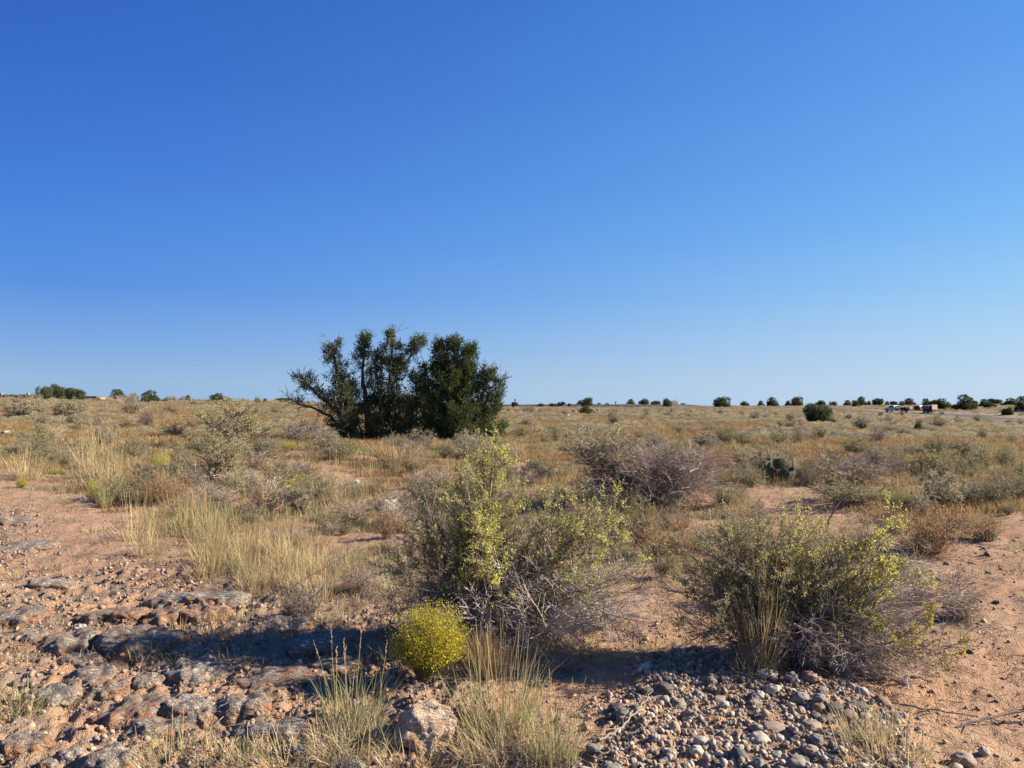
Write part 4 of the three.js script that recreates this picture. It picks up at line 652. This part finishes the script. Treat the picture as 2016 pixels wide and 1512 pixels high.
  // stand of blonde grass behind the lava outcrop
  const stand = (n, region, kinds, size, label, group) => { let k = 0, t = 0; while (k < n && t++ < n * 40) { const [px, py] = region(); const s = spot(px, py); if (PLACED.some(([x, z, r]) => Math.hypot(x - s.x, z - s.z) < r * 0.8)) continue; const kd = pick(kinds), o = copyOf(pick(GRASS[kd]), 'bunchgrass', label, 'grass', group), sc = size(); RELABEL.push([o, label, null]); putOn(o, s.x, s.z, { s: sc, sy: sc * rr(0.85, 1.15), lean: 0.08 }); PLACED.push([s.x, s.z, 0.1 * sc]); k++; } };
  stand(44, () => { const u = R(), v = R(); return [mix(265, 640, u), mix(1062, 1150, v) + (u - 0.5) * 70]; }, ['blonde', 'blonde', 'straw', 'green', 'straw'], () => rr(0.5, 1.1), 'tall blonde bunchgrass in the stand behind the lava rocks', 'blonde grass stand behind the lava');
  stand(16, () => [mix(480, 700, R()), rr(1100, 1180)], ['blonde', 'straw', 'straw'], () => rr(0.6, 0.95), 'shorter blonde bunchgrass at the right end of the stand', 'right end of the blonde grass stand');
  stand(14, () => [mix(340, 480, R()), rr(1010, 1060)], ['straw', 'green', 'blonde'], () => rr(0.9, 1.3), 'greenish straw bunchgrass at the back of the blonde stand', 'back of the blonde grass stand');
  stand(5, () => [mix(172, 232, R()), rr(945, 968)], ['blonde'], () => rr(1.5, 1.9), 'bright blonde stalks behind the dark path-side clump', 'blonde stalks above the path');
  stand(4, () => [mix(150, 200, R()), rr(905, 925)], ['blonde'], () => rr(1.5, 1.9), 'pale blonde grass left of the soft grey-green bush', 'blonde grass in the left field');
  stand(3, () => [mix(40, 62, R()), rr(930, 945)], ['green', 'blonde'], () => rr(1.2, 1.6), 'yellowish grass tuft at left above the path', 'yellowish tufts above the path');
  stand(4, () => [mix(665, 705, R()), rr(1010, 1030)], ['blonde'], () => rr(0.9, 1.2), 'pale standing stalks in the brown twig brush', 'pale stalks in the brown brush');
  const LOOK = new Map(); for (const [set, words] of [[KIND, { saltbush: 'yellow-green saltbush', dead_brush: 'bare twiggy brush', rabbitbrush: 'silvery rabbitbrush', green_forb: 'grey-green brush', tan_brush: 'tan brush', dark_bush: 'dark olive bush', straw_brush: 'straw-coloured brush' }], [GRASS, { blonde: 'blonde grass', straw: 'straw grass tuft', green: 'greenish grass tuft', rust: 'rusty grass tuft' }]]) for (const [k, w] of Object.entries(words)) for (const o of set[k]) LOOK.set(o, w);
  // single tufts over the sand and near field
  const scatter = (n, d0, d1, kinds, size, name, label, group, cat, sand, lim = 0.7) => {
    let k = 0, t = 0; while (k < n && t++ < n * 60) {
      const d = Math.sqrt(rr(d0 * d0, d1 * d1)), x = rr(-lim, lim) * d, z = -d; if (inside(x, z, SANDY) > sand || inside(x, z, LAVA) > 0.3 || inside(x, z, COBBLE) > 0.2) continue;
      const sc = size(); if (PLACED.some(([u, v, r]) => Math.hypot(u - x, v - z) < r * 0.7 + sc * 0.12)) continue;
      const proto = pick(kinds), o = copyOf(proto, name, label, cat, group); putOn(o, x, z, { s: sc, sy: sc * rr(0.8, 1.1), lean: 0.1 }); RELABEL.push([o, LOOK.get(proto), d0 > 20 ? 'far' : 'mid']); PLACED.push([x, z, 0.15 * sc]); k++;
    }
  };
  scatter(100, 5.5, 11, [...GRASS.straw, ...GRASS.green], () => rr(0.4, 0.85), 'bunchgrass', 'small straw-green grass tuft scattered on the near sand', 'grass tufts on the near sand', 'grass', 0.55);
  scatter(75, 5.5, 11, [...KIND.dead_brush, ...KIND.green_forb, ...KIND.tan_brush], () => rr(0.16, 0.36), 'low_brush', 'low sprig of dry brush scattered on the near sand', 'low sprigs on the near sand', 'shrub', 0.6);
  scatter(95, 10.5, 19, [...GRASS.straw, ...GRASS.rust, ...GRASS.green, ...GRASS.blonde], () => rr(0.7, 1.3), 'bunchgrass', 'dry grass tuft in the middle ground among the brush', 'grass tufts in the middle ground', 'grass', 0.4);
  scatter(110, 10.5, 22, [...KIND.dead_brush, ...KIND.green_forb, ...KIND.tan_brush, ...KIND.green_forb, ...KIND.rabbitbrush, ...KIND.saltbush], () => rr(0.35, 0.85), 'low_brush', 'knee-high desert brush in the middle ground', 'knee-high brush in the middle ground', 'shrub', 0.4);
  scatter(70, 9, 17, [...KIND.dead_brush, ...KIND.green_forb, ...KIND.tan_brush, ...KIND.green_forb, ...KIND.straw_brush], () => rr(0.3, 0.7), 'low_brush', 'knee-high desert brush in the middle ground', 'knee-high brush in the middle ground', 'shrub', 0.55);
  scatter(120, 22, 48, [...KIND.dead_brush, ...KIND.green_forb, ...KIND.rabbitbrush, ...KIND.rabbitbrush, ...KIND.saltbush, ...KIND.dark_bush], () => rr(0.4, 1.0), 'field_bush', 'low bush standing in the rust-brown field grass', 'low bushes in the field', 'shrub', 0.9, 0.74);
  scatter(150, 60, 215, [...KIND.rabbitbrush, ...KIND.dark_bush, ...KIND.green_forb, ...KIND.dead_brush, ...KIND.rabbitbrush], () => rr(0.8, 2.0), 'far_bush', 'small pale bush in the far grassland before the road', 'far bushes in the grassland', 'shrub', 2, 0.74);
}
console.log('grass done');

// ───────────────────────── the grass cover of the field (beyond counting) ─────────────────────────
{
  seed(909);
  const far = (n, h, sp, o) => grassGeo(n, h, sp, { segs: 2, ...o }).build();
  const G = {
    rust: [0, 1].map(() => far(46, 0.3, 0.5, { pal: [PAL.rust, PAL.tan, PAL.rust, PAL.straw], tilt: 0.8, bend: 0.6, w: 0.018 })),
    straw: [0, 1].map(() => far(46, 0.32, 0.42, { pal: [PAL.straw, PAL.tan, PAL.rust], tilt: 0.7, bend: 0.7, w: 0.015 })),
    olive: [0, 1].map(() => far(50, 0.28, 0.5, { pal: [PAL.grey, PAL.leaf, PAL.green, PAL.tan], tilt: 0.95, bend: 0.5, w: 0.017 })),
  };
  const sageG = (() => { const g = new Geo(); for (let k = 0; k < 420; k++) { const d = sphere(); d.y = Math.abs(d.y); const p = V(d.x * 0.36, 0.05 + d.y * 0.3, d.z * 0.36).multiplyScalar(rr(0.6, 1)); g.leafR(p, d.clone().add(sphere().multiplyScalar(0.6)).normalize(), rr(0.05, 0.1), rr(0.007, 0.013), col(pick([PAL.sage, PAL.grey, PAL.sage]), 0.25)); } return g.build(); })();
  const bucket = { rust: [], straw: [], olive: [], sage: [] };
  const sow = (n, d0, d1, s0, s1, lim) => {
    for (let k = 0; k < n; k++) {
      const d = Math.sqrt(rr(d0 * d0, d1 * d1)), x = rr(-lim, lim) * d, z = -d; if (d < 26 && (inside(x, z, SANDY) > 0.35 + 0.3 * R() || inside(x, z, LAVA) > 0.2)) continue;
      const c = roadCurve, rd = d > 120 && x > -80; if (rd) { let near = false; for (const q of ROADS) if ((q.x - x) ** 2 + (q.z - z) ** 2 < 70) { near = true; break; } if (near) continue; }
      const a = n2(x * 0.045, z * 0.11 + 2) + 0.5 * n2(x * 0.3, z * 0.4), b = n2(x * 0.07 + 30, z * 0.13), e = n2(x * 0.5, z * 0.5);
      if (d < 24 && e < -0.32) continue;
      const kind = b > (d < 45 ? 0.28 : 0.42) || (d > 110 && x > 20 && b > -0.1) ? (R() < 0.35 && d > 38 ? 'sage' : 'olive') : a > -0.15 ? (R() < 0.85 ? 'rust' : 'straw') : R() < 0.3 ? 'straw' : R() < 0.5 ? 'olive' : 'rust';
      bucket[kind].push([x, z, rr(s0, s1)]);
    }
  };
  const ROADS = []; for (let k = 0; k <= 200; k++) ROADS.push(roadCurve.getPoint(k / 200));
  sow(9000, 10, 26, 0.35, 0.9, 0.75); sow(15000, 22, 60, 0.6, 1.2, 0.76); sow(26000, 55, 140, 0.8, 1.5, 0.76); sow(26000, 130, 330, 1.0, 2.0, 0.76);
  const words = { rust: 'rust-brown grass covering the field', straw: 'straw-coloured grass mixed through the field', olive: 'grey-green low growth mixed through the field', sage: 'pale sage mounds dotted over the field' };
  for (const kind of Object.keys(bucket)) {
    const geos = kind === 'sage' ? [sageG] : G[kind];
    geos.forEach((geo, gi) => {
      const list = bucket[kind].filter((_, i) => i % geos.length === gi), im = new THREE.InstancedMesh(geo, kind === 'sage' ? M.leaf : M.grass, list.length), m = new THREE.Matrix4(), q = new THREE.Quaternion(), up = V(0, 1, 0);
      list.forEach(([x, z, s], i) => { q.setFromAxisAngle(up, R() * 6.28); m.compose(V(x, H(x, z) - 0.01, z), q, V(s, s * rr(0.7, 1.15), s)); im.setMatrixAt(i, m); const v = rr(0.6, 1.1); im.setColorAt(i, new THREE.Color().setRGB(v * rr(0.95, 1.05), v, v * rr(0.9, 1.05))); });
      im.name = numbered(kind === 'sage' ? 'sage_growth' : 'field_grass'); im.userData = { kind: 'stuff', label: words[kind], category: 'grass' }; scene.add(im);
    });
  }
  // dry annuals a hand high, all over the sand
  const low = [[PAL.tan, PAL.straw, PAL.rust], [PAL.grey, PAL.tan, PAL.leaf], [PAL.mauve, PAL.deadDark, PAL.tan]].map((pal) => grassGeo(34, 0.1, 0.13, { pal, tilt: 1.15, bend: 0.9, w: 0.0045, segs: 2, minLen: 0.2 }).build());
  low.forEach((geo, gi) => {
    const N = 5000, im = new THREE.InstancedMesh(geo, M.grass, N), m = new THREE.Matrix4(), q = new THREE.Quaternion(), up = V(0, 1, 0); let k = 0, t = 0;
    while (k < N && t++ < N * 20) { const d = Math.sqrt(rr(22, 17 * 17)), x = rr(-0.75, 0.75) * d, z = -d; const bare = inside(x, z, SANDY) * 0.85 + inside(x, z, LAVA) * 0.5 + inside(x, z, COBBLE); if (R() < bare || n2(x * 0.8 + gi * 9, z * 0.8) < -0.3 + 0.4 * R()) continue; const s = rr(0.6, 1.7); q.setFromAxisAngle(up, R() * 6.28); m.compose(V(x, H(x, z), z), q, V(s, s * rr(0.6, 1.2), s)); im.setMatrixAt(k++, m); }
    im.count = k; im.name = numbered('dry_annuals'); im.userData = { kind: 'stuff', label: ['straw-coloured', 'grey-green', 'brown'][gi] + ' dry annual sprigs carpeting the sand', category: 'ground cover' }; scene.add(im);
  });
  // dead sprigs and leaf litter lying on the sand
  const lit = new Geo(); for (let k = 0; k < 5; k++) { const p = V(rr(-0.03, 0.03), 0.003, rr(-0.03, 0.03)), d = sphere(); d.y = 0.1 * R(); lit.stick([p, p.clone().addScaledVector(d, rr(0.03, 0.08))], 0.0016, 0.0009, col(PAL.deadDark, 0.3)); }
  const lg = lit.build(), N = 14000, im = new THREE.InstancedMesh(lg, M.dead, N), m = new THREE.Matrix4(), q = new THREE.Quaternion(); let k = 0;
  while (k < N) { let x, z; if (R() < 0.55) { const [u, v, r] = pick(PLACED.slice(0, 70)), a = R() * 6.28, e = r * (0.4 + 1.4 * R()); x = u + Math.cos(a) * e; z = v + Math.sin(a) * e; } else { const d = 2.8 + 16 * R(); x = rr(-0.74, 0.74) * d; z = -d; } q.setFromAxisAngle(V(0, 1, 0), R() * 6.28); m.compose(V(x, H(x, z), z), q, V(1, 1, 1).multiplyScalar(rr(0.6, 1.7))); im.setMatrixAt(k++, m); }
  im.name = 'twig_litter'; im.userData = { kind: 'stuff', label: 'broken twigs and plant litter on the sand', category: 'litter' }; scene.add(im);
}
console.log('field done');

// ───────────────────────── prickly pears, dead branches ─────────────────────────
{
  seed(1010);
  const padMat = std({ name: 'cactus_skin', color: new THREE.Color(0.09, 0.115, 0.05), roughness: 0.85, map: speckTex });
  const spineMat = std({ name: 'cactus_spines', vertexColors: true, roughness: 0.7 });
  const padGeo = (() => { const g = new THREE.SphereGeometry(1, 20, 14), p = g.attributes.position; for (let i = 0; i < p.count; i++) { const y = p.getY(i); p.setXYZ(i, p.getX(i) * 0.42 * (1 + 0.22 * y), (y + 1) * 0.5, p.getZ(i) * 0.09); } g.computeVertexNormals(); return g; })();
  const spineGeo = (() => { const g = new Geo(); for (let k = 0; k < 70; k++) { const a = rr(0, 6.28), r = Math.sqrt(R()), y = 0.5 + 0.48 * Math.sin(a) * r, x = Math.cos(a) * r * 0.4 * (1 + 0.22 * (y * 2 - 1)), zf = 0.08 * Math.sqrt(Math.max(0, 1 - r * r)) + 0.01, s = R() < 0.5 ? -1 : 1, p = V(x, y, zf * s); for (let q = 0; q < 2; q++) g.stick([p, p.clone().add(V(rr(-0.06, 0.06), rr(-0.08, 0.03), s * rr(0.05, 0.1)))], 0.006, 0.002, col([0.55, 0.48, 0.36], 0.2)); } return g.build(); })();
  const cactus = (px, base, label, pads) => { const s = spot(px, base), t = thing('prickly_pear', label, 'cactus'); for (const [x, y, z, h, rz, ry] of pads) { const p = part('pad', padGeo, padMat, t); p.position.set(x, y, z); p.rotation.set(0, ry, rz, 'YXZ'); p.scale.setScalar(h); part('spines', spineGeo, spineMat, p).userData = { kind: 'stuff' }; } t.position.set(s.x, s.y, s.z); t.scale.setScalar(1.0); };
  cactus(1536, 948, 'prickly pear cactus with several flat pads on the bare sand mound', [[-0.16, -0.02, 0, 0.3, 0.25, 0.3], [0.02, -0.02, 0.06, 0.26, -0.1, -0.4], [0.18, -0.02, 0, 0.3, -0.3, 0.5], [-0.24, 0.22, 0, 0.24, 0.3, 0.5], [-0.1, 0.24, 0.02, 0.22, -0.2, -0.3], [0.05, 0.2, 0.04, 0.28, 0.15, 0.2], [0.26, 0.22, 0, 0.24, -0.35, 0.9], [0.36, 0.0, 0.05, 0.22, -0.5, 0.2], [-0.2, 0.42, 0, 0.14, 0.1, 0.8]]);
  cactus(1938, 1064, 'small two-pad prickly pear beside the golden tan brush', [[0, -0.02, 0, 0.15, 0.35, 0.9], [0.05, -0.02, 0.03, 0.12, -0.5, 0.6]]);
  const branch = (px, base, pts, r, label, c = [0.22, 0.17, 0.14]) => { const s = spot(px, base), t = thing('dead_branch', label, 'branch'), g = new Geo(), cv = new THREE.CatmullRomCurve3(pts.map((p) => V(...p))), ps = []; for (let k = 0; k <= 16; k++) ps.push(cv.getPoint(k / 16).add(sphere().multiplyScalar(0.006))); g.stick(ps, r, r * 0.45, c, 7); const g2 = new Geo(); for (let k = 0; k < 7; k++) { const p = ps[4 + Math.floor(R() * 11)], d = sphere(); d.y = Math.abs(d.y) * 0.5; g2.stick([p, p.clone().addScaledVector(d, rr(0.08, 0.22))], r * 0.4, r * 0.15, c, 4); } part('limb', g.build(true), M.dead, t); part('side_twigs', g2.build(true), M.dead, t); t.position.set(s.x, s.y + r * 0.6, s.z); };
  branch(1985, 1420, [[-0.32, 0, 0.05], [-0.1, 0.03, 0], [0.12, 0.05, -0.04], [0.4, 0.1, -0.1]], 0.007, 'weathered grey branch lying on the red sand at right edge', [0.17, 0.135, 0.115]);
  branch(1800, 1395, [[-0.22, 0.03, -0.06], [-0.05, 0.015, 0], [0.1, 0.005, 0.04], [0.26, 0, 0.09]], 0.006, 'thin dark fallen twig between saltbush and red sand', [0.14, 0.1, 0.085]);
  branch(1215, 1440, [[-0.1, 0.0, 0.1], [0.02, 0.03, 0], [0.12, 0.07, -0.12], [0.2, 0.11, -0.22]], 0.006, 'thin dry stick lying across the left cobbles', [0.3, 0.25, 0.2]);
  branch(70, 823, [[-1.2, 0.1, 0], [-0.4, 0.35, 0], [0.3, 0.25, 0.1], [1.0, 0.12, 0]], 0.07, 'black dead branch lying below the silvery rabbitbrush', [0.06, 0.05, 0.045]);
  branch(1635, 1060, [[-0.1, 0.05, 0], [0.0, 0.3, 0], [0.12, 0.45, -0.05], [0.34, 0.56, -0.1]], 0.012, 'dark arched bare branch above the wide saltbush', [0.11, 0.085, 0.075]);
  branch(560, 1195, [[-0.1, 0.0, 0], [0.1, 0.15, -0.1], [0.3, 0.26, -0.2], [0.5, 0.36, -0.4]], 0.005, 'thin dark stalk leaning over the blonde grass end', [0.12, 0.09, 0.08]);
}

// ───────────────────────── far buildings and signs ─────────────────────────
const box = (w, h, d, x = 0, y = 0, z = 0) => new THREE.BoxGeometry(w, h, d).translate(x, y + h / 2, z);
{
  seed(1111);
  const red = std({ name: 'red_brick_wall', color: new THREE.Color(0.24, 0.10, 0.075) }), white = std({ name: 'cream_stucco', color: new THREE.Color(0.36, 0.25, 0.18) }), adobe = std({ name: 'orange_adobe', color: new THREE.Color(0.3, 0.165, 0.09) }), dark = std({ name: 'dark_opening', color: new THREE.Color(0.04, 0.035, 0.035) }), roofm = std({ name: 'brown_coping', color: new THREE.Color(0.16, 0.075, 0.06) });
  const s = spot(30, 785), D = 250, x0 = ((-60 - 1008) / F) * D, x1 = ((70 - 1008) / F) * D, t = thing('boundary_wall', 'long red wall with two cream pillars at the left skyline', 'wall'), y = H((x0 + x1) / 2, -D);
  const W = x1 - x0; part('wall', box(W, 1.5, 0.3, 0, -0.6), red, t); part('coping', box(W, 0.12, 0.4, 0, 0.9), roofm, t);
  for (const px of [2.5, 55]) part('pillar', box(0.75, 2.1, 0.75, ((px - 1008) / F) * D - (x0 + x1) / 2, -0.6, 0), white, t);
  t.position.set((x0 + x1) / 2, (camera.position.y + (17 / F) * D), -D);
  const d2 = 230, h = thing('adobe_house', 'orange adobe house with pale end wall on the left skyline', 'building'), hx = ((188 - 1008) / F) * d2, hy = camera.position.y + (13 / F) * d2;
  const wall = part('wall', box(3.6, 2.0, 4, -0.5, -0.6), adobe, h); part('end_wall', box(0.7, 1.9, 3.6, 1.66, -0.6), white, h); part('parapet', box(3.9, 0.2, 4.2, -0.5, 1.4), roofm, h);
  for (const wx of [-1.5, 0.1]) { const w = part('window', box(0.6, 0.7, 0.06, wx, 0.2, 2.02), dark, h); part('sill', box(0.7, 0.06, 0.12, wx, 0.13, 2.06), white, w); }
  h.position.set(hx, hy - 0.55, -d2);
  const pole = (px, base, top, d, label, hw) => { const t = thing('sign_post', label, 'sign'), x = ((px - 1008) / F) * d, y0 = H(x, -d), yt = camera.position.y + ((EYE - top) / F) * d; part('post', new THREE.CylinderGeometry(0.12, 0.14, yt - y0 + 0.5, 8).translate(0, (yt - y0 - 0.5) / 2, 0), dark, t); part('panel', box(hw, hw * 1.1, 0.15, 0, yt - y0 - hw), dark, t); t.position.set(x, y0, -d); };
  pole(1014, 798, 786, 330, 'dark sign on a mast behind the first tree right of the junipers', 0.6); pole(1212, 798, 791, 330, 'small signpost on the skyline left of the juniper row', 0.6);
}

// ───────────────────────── pickup truck and work trailer on the road ─────────────────────────
{
  seed(1212);
  const u0 = (() => { let best = 0, bd = 1e9; for (let k = 0; k <= 1000; k++) { const p = roadCurve.getPoint(k / 1000), px = 1008 + (p.x / -p.z) * F; if (Math.abs(px - 1770) < bd) { bd = Math.abs(px - 1770); best = k / 1000; } } return best; })();
  const P = roadCurve.getPoint(u0), T = roadCurve.getTangent(u0), turn = Math.atan2(-T.z, T.x);   // +x of the models points along travel, to the left of the picture
  const sidev = V(-T.z, 0, T.x).normalize(); const k = -P.z / F;
  const paint = std({ name: 'white_paint', color: new THREE.Color(0.62, 0.62, 0.63), roughness: 0.4 }), glass = std({ name: 'dark_window', color: new THREE.Color(0.03, 0.035, 0.045), roughness: 0.1 }), black = std({ name: 'black_steel', color: new THREE.Color(0.025, 0.027, 0.03), roughness: 0.6 }), rubber = std({ name: 'tyre_rubber', color: new THREE.Color(0.02, 0.02, 0.021), roughness: 0.85 }), rim = std({ name: 'steel_rim', color: new THREE.Color(0.35, 0.36, 0.38), roughness: 0.4, metalness: 0.7 }), lampM = std({ name: 'headlight_lens', color: new THREE.Color(0.8, 0.82, 0.84), roughness: 0.2 }), orange = std({ name: 'orange_paint', color: new THREE.Color(0.5, 0.2, 0.04), roughness: 0.5 }), tankM = std({ name: 'grey_tank', color: new THREE.Color(0.2, 0.2, 0.21), roughness: 0.6 }), whiteM = std({ name: 'white_board', color: new THREE.Color(0.5, 0.45, 0.4), roughness: 0.6 }), redL = std({ name: 'red_lens', color: new THREE.Color(0.35, 0.02, 0.02), roughness: 0.3 });
  const wheel = (parent, x, z, r = 0.42) => { const w = part('wheel', new THREE.TorusGeometry(r - 0.12, 0.13, 10, 24).translate(0, 0, 0), rubber, parent); w.position.set(x, r, z); part('rim', new THREE.CylinderGeometry(r - 0.2, r - 0.2, 0.16, 18).rotateX(Math.PI / 2), rim, w); part('tyre_wall', new THREE.CylinderGeometry(r - 0.1, r - 0.1, 0.13, 20).rotateX(Math.PI / 2), rubber, w); };
  const ext = (pts, w, bev = 0.05) => { const s = new THREE.Shape(pts.map(([a, b]) => new THREE.Vector2(a, b))); return new THREE.ExtrudeGeometry(s, { depth: w - 2 * bev, bevelEnabled: true, bevelSize: bev, bevelThickness: bev, bevelSegments: 2 }).translate(0, 0, -w / 2 + bev); };
  const t = thing('pickup_truck', 'white flatbed pickup truck driving on the distant road', 'truck');
  part('cab', ext([[0.55, 0.55], [0.55, 1.25], [0.75, 1.32], [0.95, 1.95], [2.05, 2.0], [2.75, 1.36], [3.75, 1.24], [3.85, 1.1], [3.85, 0.6], [3.6, 0.55], [3.5, 0.95], [2.75, 0.95], [2.6, 0.55]], 1.95), paint, t);
  for (const z of [-0.985, 0.985]) { part('side_window', ext([[1.08, 1.36], [1.18, 1.85], [1.95, 1.88], [2.5, 1.36]], 0.04, 0.01).translate(0, 0, z), glass, t); part('door', box(1.35, 0.03, 0.02, 1.75, 1.1, z * 1.0), black, t); part('headlight', box(0.12, 0.2, 0.3, 3.84, 0.98, z * 0.8), lampM, t); }
  part('windscreen', box(0.95, 0.03, 1.6).rotateZ(-0.76).translate(2.42, 1.66, 0), glass, t); part('rear_window', box(0.03, 0.45, 1.4, 0.72, 1.42), glass, t);
  part('bumper', box(0.2, 0.28, 1.95, 3.92, 0.52), black, t); part('grille', box(0.06, 0.38, 1.2, 3.87, 0.85), black, t);
  part('chassis', box(6.0, 0.3, 0.95, 0.3, 0.5), black, t); const bed = part('flatbed', box(3.5, 0.22, 2.15, -1.4, 0.92), black, t); part('headache_rack', box(0.1, 0.8, 2.0, 0.34, 1.14), black, bed); part('tool_box', box(2.6, 0.5, 0.4, -1.3, 0.42, 0.9), black, t); part('gooseneck', box(0.8, 0.35, 0.9, -3.4, 1.14), whiteM, t); part('bed_rail', box(2.0, 0.32, 0.08, -0.8, 1.14, 0.95), black, t);
  for (const z of [-0.9, 0.9]) { wheel(t, 3.12, z); wheel(t, -1.6, z); part('tail_light', box(0.04, 0.12, 0.2, -3.17, 0.95, z * 0.9), redL, t); }
  const sc = 1.03; const hY = (v) => H(v.x, v.z) + 0.095;
  t.position.set(P.x, hY(P), P.z); t.rotation.y = turn; t.scale.setScalar(sc);
  if (V(1, 0, 0).applyAxisAngle(V(0, 1, 0), turn).x > 0) t.rotation.y += Math.PI;
  const q = thing('work_trailer', 'work trailer with orange engine, grey tank and striped rear board behind the truck', 'trailer');
  const fr = part('frame', box(6.2, 0.2, 2.1, 0, 0.62), black, q); part('tongue', box(1.6, 0.14, 0.2, 3.8, 0.6), black, fr);
  const eng = part('engine_box', box(1.2, 1.1, 1.7, 2.1, 0.84), black, q); part('orange_hood', ext([[1.0, 1.2], [0.98, 1.85], [1.1, 2.05], [1.35, 2.05], [1.4, 1.3]], 1.5), orange, q); part('engine_grille', box(0.5, 0.5, 0.05, 2.1, 1.2, 0.88), tankM, eng);
  const tank = part('tank', new THREE.CapsuleGeometry(0.62, 1.3, 8, 20).rotateZ(Math.PI / 2).scale(1, 1, 1.25).translate(-0.5, 1.5, 0), tankM, q); for (const x of [-1.1, -0.5, 0.1]) part('tank_strap', new THREE.TorusGeometry(0.64, 0.03, 6, 24).rotateY(Math.PI / 2).scale(1, 1, 1.25).translate(x, 1.5, 0), black, tank);
  part('fuel_box', box(2.4, 0.45, 0.35, -0.4, 0.35, 0.85), black, q); part('rear_rack', box(0.15, 1.5, 2.0, -2.2, 0.8), black, q);
  const bd = part('striped_board', box(0.1, 1.5, 2.2, -2.95, 0.75), whiteM, q); for (let m = 0; m < 4; m++) part('orange_stripe', box(0.03, 0.18, 2.1, -3.02, 0.85 + m * 0.36), orange, bd);
  part('arrow_panel', ext([[-2.9, 1.1], [-2.6, 1.95], [-2.35, 2.1], [-2.45, 1.1]], 1.9), black, q); for (let m = 0; m < 3; m++) part('panel_stripe', box(0.3, 0.12, 0.03, -2.58 - m * 0.08, 1.75 - m * 0.22, 0.97), orange, q);
  for (const z of [-0.95, 0.95]) { wheel(q, -0.5, z, 0.38); wheel(q, -1.4, z, 0.38); part('fender', box(2.0, 0.06, 0.3, -0.95, 0.82, z), black, q); part('rear_light', box(0.05, 0.14, 0.2, -3.12, 0.6, z * 0.9), redL, q); }
  part('loading_ramp', box(0.12, 0.9, 1.8).rotateZ(0.6).translate(-2.6, 0.35, 0), whiteM, q);
  const dir = V(1, 0, 0).applyAxisAngle(V(0, 1, 0), t.rotation.y), B = P.clone().addScaledVector(dir, -8.2); q.position.set(B.x, hY(B), B.z); q.rotation.y = t.rotation.y; q.scale.setScalar(sc);
}
// ───────────────────────── labels of the scattered things: nearest landmark, then order from the left ─────────────────────────
{
  const at = (px, py, name) => { const s = spot(px, py); return [s.x, s.z, name]; };
  const SETS = {
    mid: [at(968, 1250, 'the largest saltbush'), at(1560, 1292, 'the wide saltbush'), at(1250, 985, 'the bare twig dome'), at(768, 1005, 'the white boulder'), at(1536, 940, 'the prickly pear'), at(770, 868, 'the big junipers'), at(1840, 1102, 'the golden tan brush'), at(1838, 948, 'the dark green bush'), at(430, 1090, 'the blonde grass stand'), at(410, 952, 'the yellow-green saltbush'), at(200, 990, 'the path-side clump'), at(590, 984, 'the yellow snakeweed patch'), at(120, 1050, 'the sandy path'), at(1690, 1004, 'the wide grey-green brush')],
    far: [at(770, 868, 'the big junipers'), at(1608, 832, 'the lone round juniper'), at(1152, 814, 'the lava pile'), at(1770, 820, 'the white truck'), at(1830, 822, 'the work trailer'), at(124, 822, 'the silvery rabbitbrush'), at(455, 884, 'the tall olive saltbush'), at(298, 794, 'the round left-hand juniper'), at(1838, 948, 'the dark green bush'), at(1250, 985, 'the bare twig dome'), at(1421, 802, 'the bushy skyline juniper')],
    red: [at(1985, 1420, 'the weathered grey branch'), at(1900, 1226, 'the thin bare brush'), at(1884, 1487, 'the cracked pinkish cobble'), at(1938, 1064, 'the two-pad prickly pear'), at(1840, 1102, 'the golden tan brush')],
  };
  const ORD2 = ['first', 'second', 'third', 'fourth', 'fifth', 'sixth', 'seventh', 'eighth', 'ninth', 'tenth', 'eleventh', 'twelfth', 'thirteenth', 'fourteenth', 'fifteenth', 'sixteenth'];
  const bins = new Map();
  for (const [o, look, set] of RELABEL) {
    let text = look; const { x, z } = o.position;
    if (set) { let best = null, bd = 1e9; for (const l of typeof set === 'string' ? SETS[set] : set) { const e = Math.hypot(l[0] - x, l[1] - z) ; if (e < bd) { bd = e; best = l; } } const dx = x - (best[0] * z) / best[1], dz = z - best[1], name = best[2].startsWith('the ') ? best[2] : 'the ' + best[2]; text += (Math.abs(dx) > Math.abs(dz) * 0.6 ? (dx < 0 ? ' left of ' : ' right of ') : dz < 0 ? ' behind ' : ' in front of ') + name; }
    if (!bins.has(text)) bins.set(text, []); bins.get(text).push(o);
  }
  for (const [text, list] of bins) {
    const rows = list.length > 8 ? Math.ceil(list.length / 8) : 1; list.sort((a, b) => b.position.z - a.position.z);
    const RW = rows === 2 ? ['nearer row', 'farther row'] : ['nearest row', 'second row', 'third row', 'fourth row', 'fifth row', 'sixth row', 'seventh row', 'eighth row'];
    for (let r = 0; r < rows; r++) { const row = list.slice(Math.round((r * list.length) / rows), Math.round(((r + 1) * list.length) / rows)).sort((a, b) => a.position.x / -a.position.z - b.position.x / -b.position.z); row.forEach((o, i) => { o.userData.label = text + (rows > 1 ? ', ' + RW[r] : '') + (row.length > 1 ? `, ${ORD2[i]} from left` : ''); }); }
  }
}
scene.traverse((o) => { if (o.isMesh) { o.castShadow = true; o.receiveShadow = true; } });
renderer.render(scene, camera);
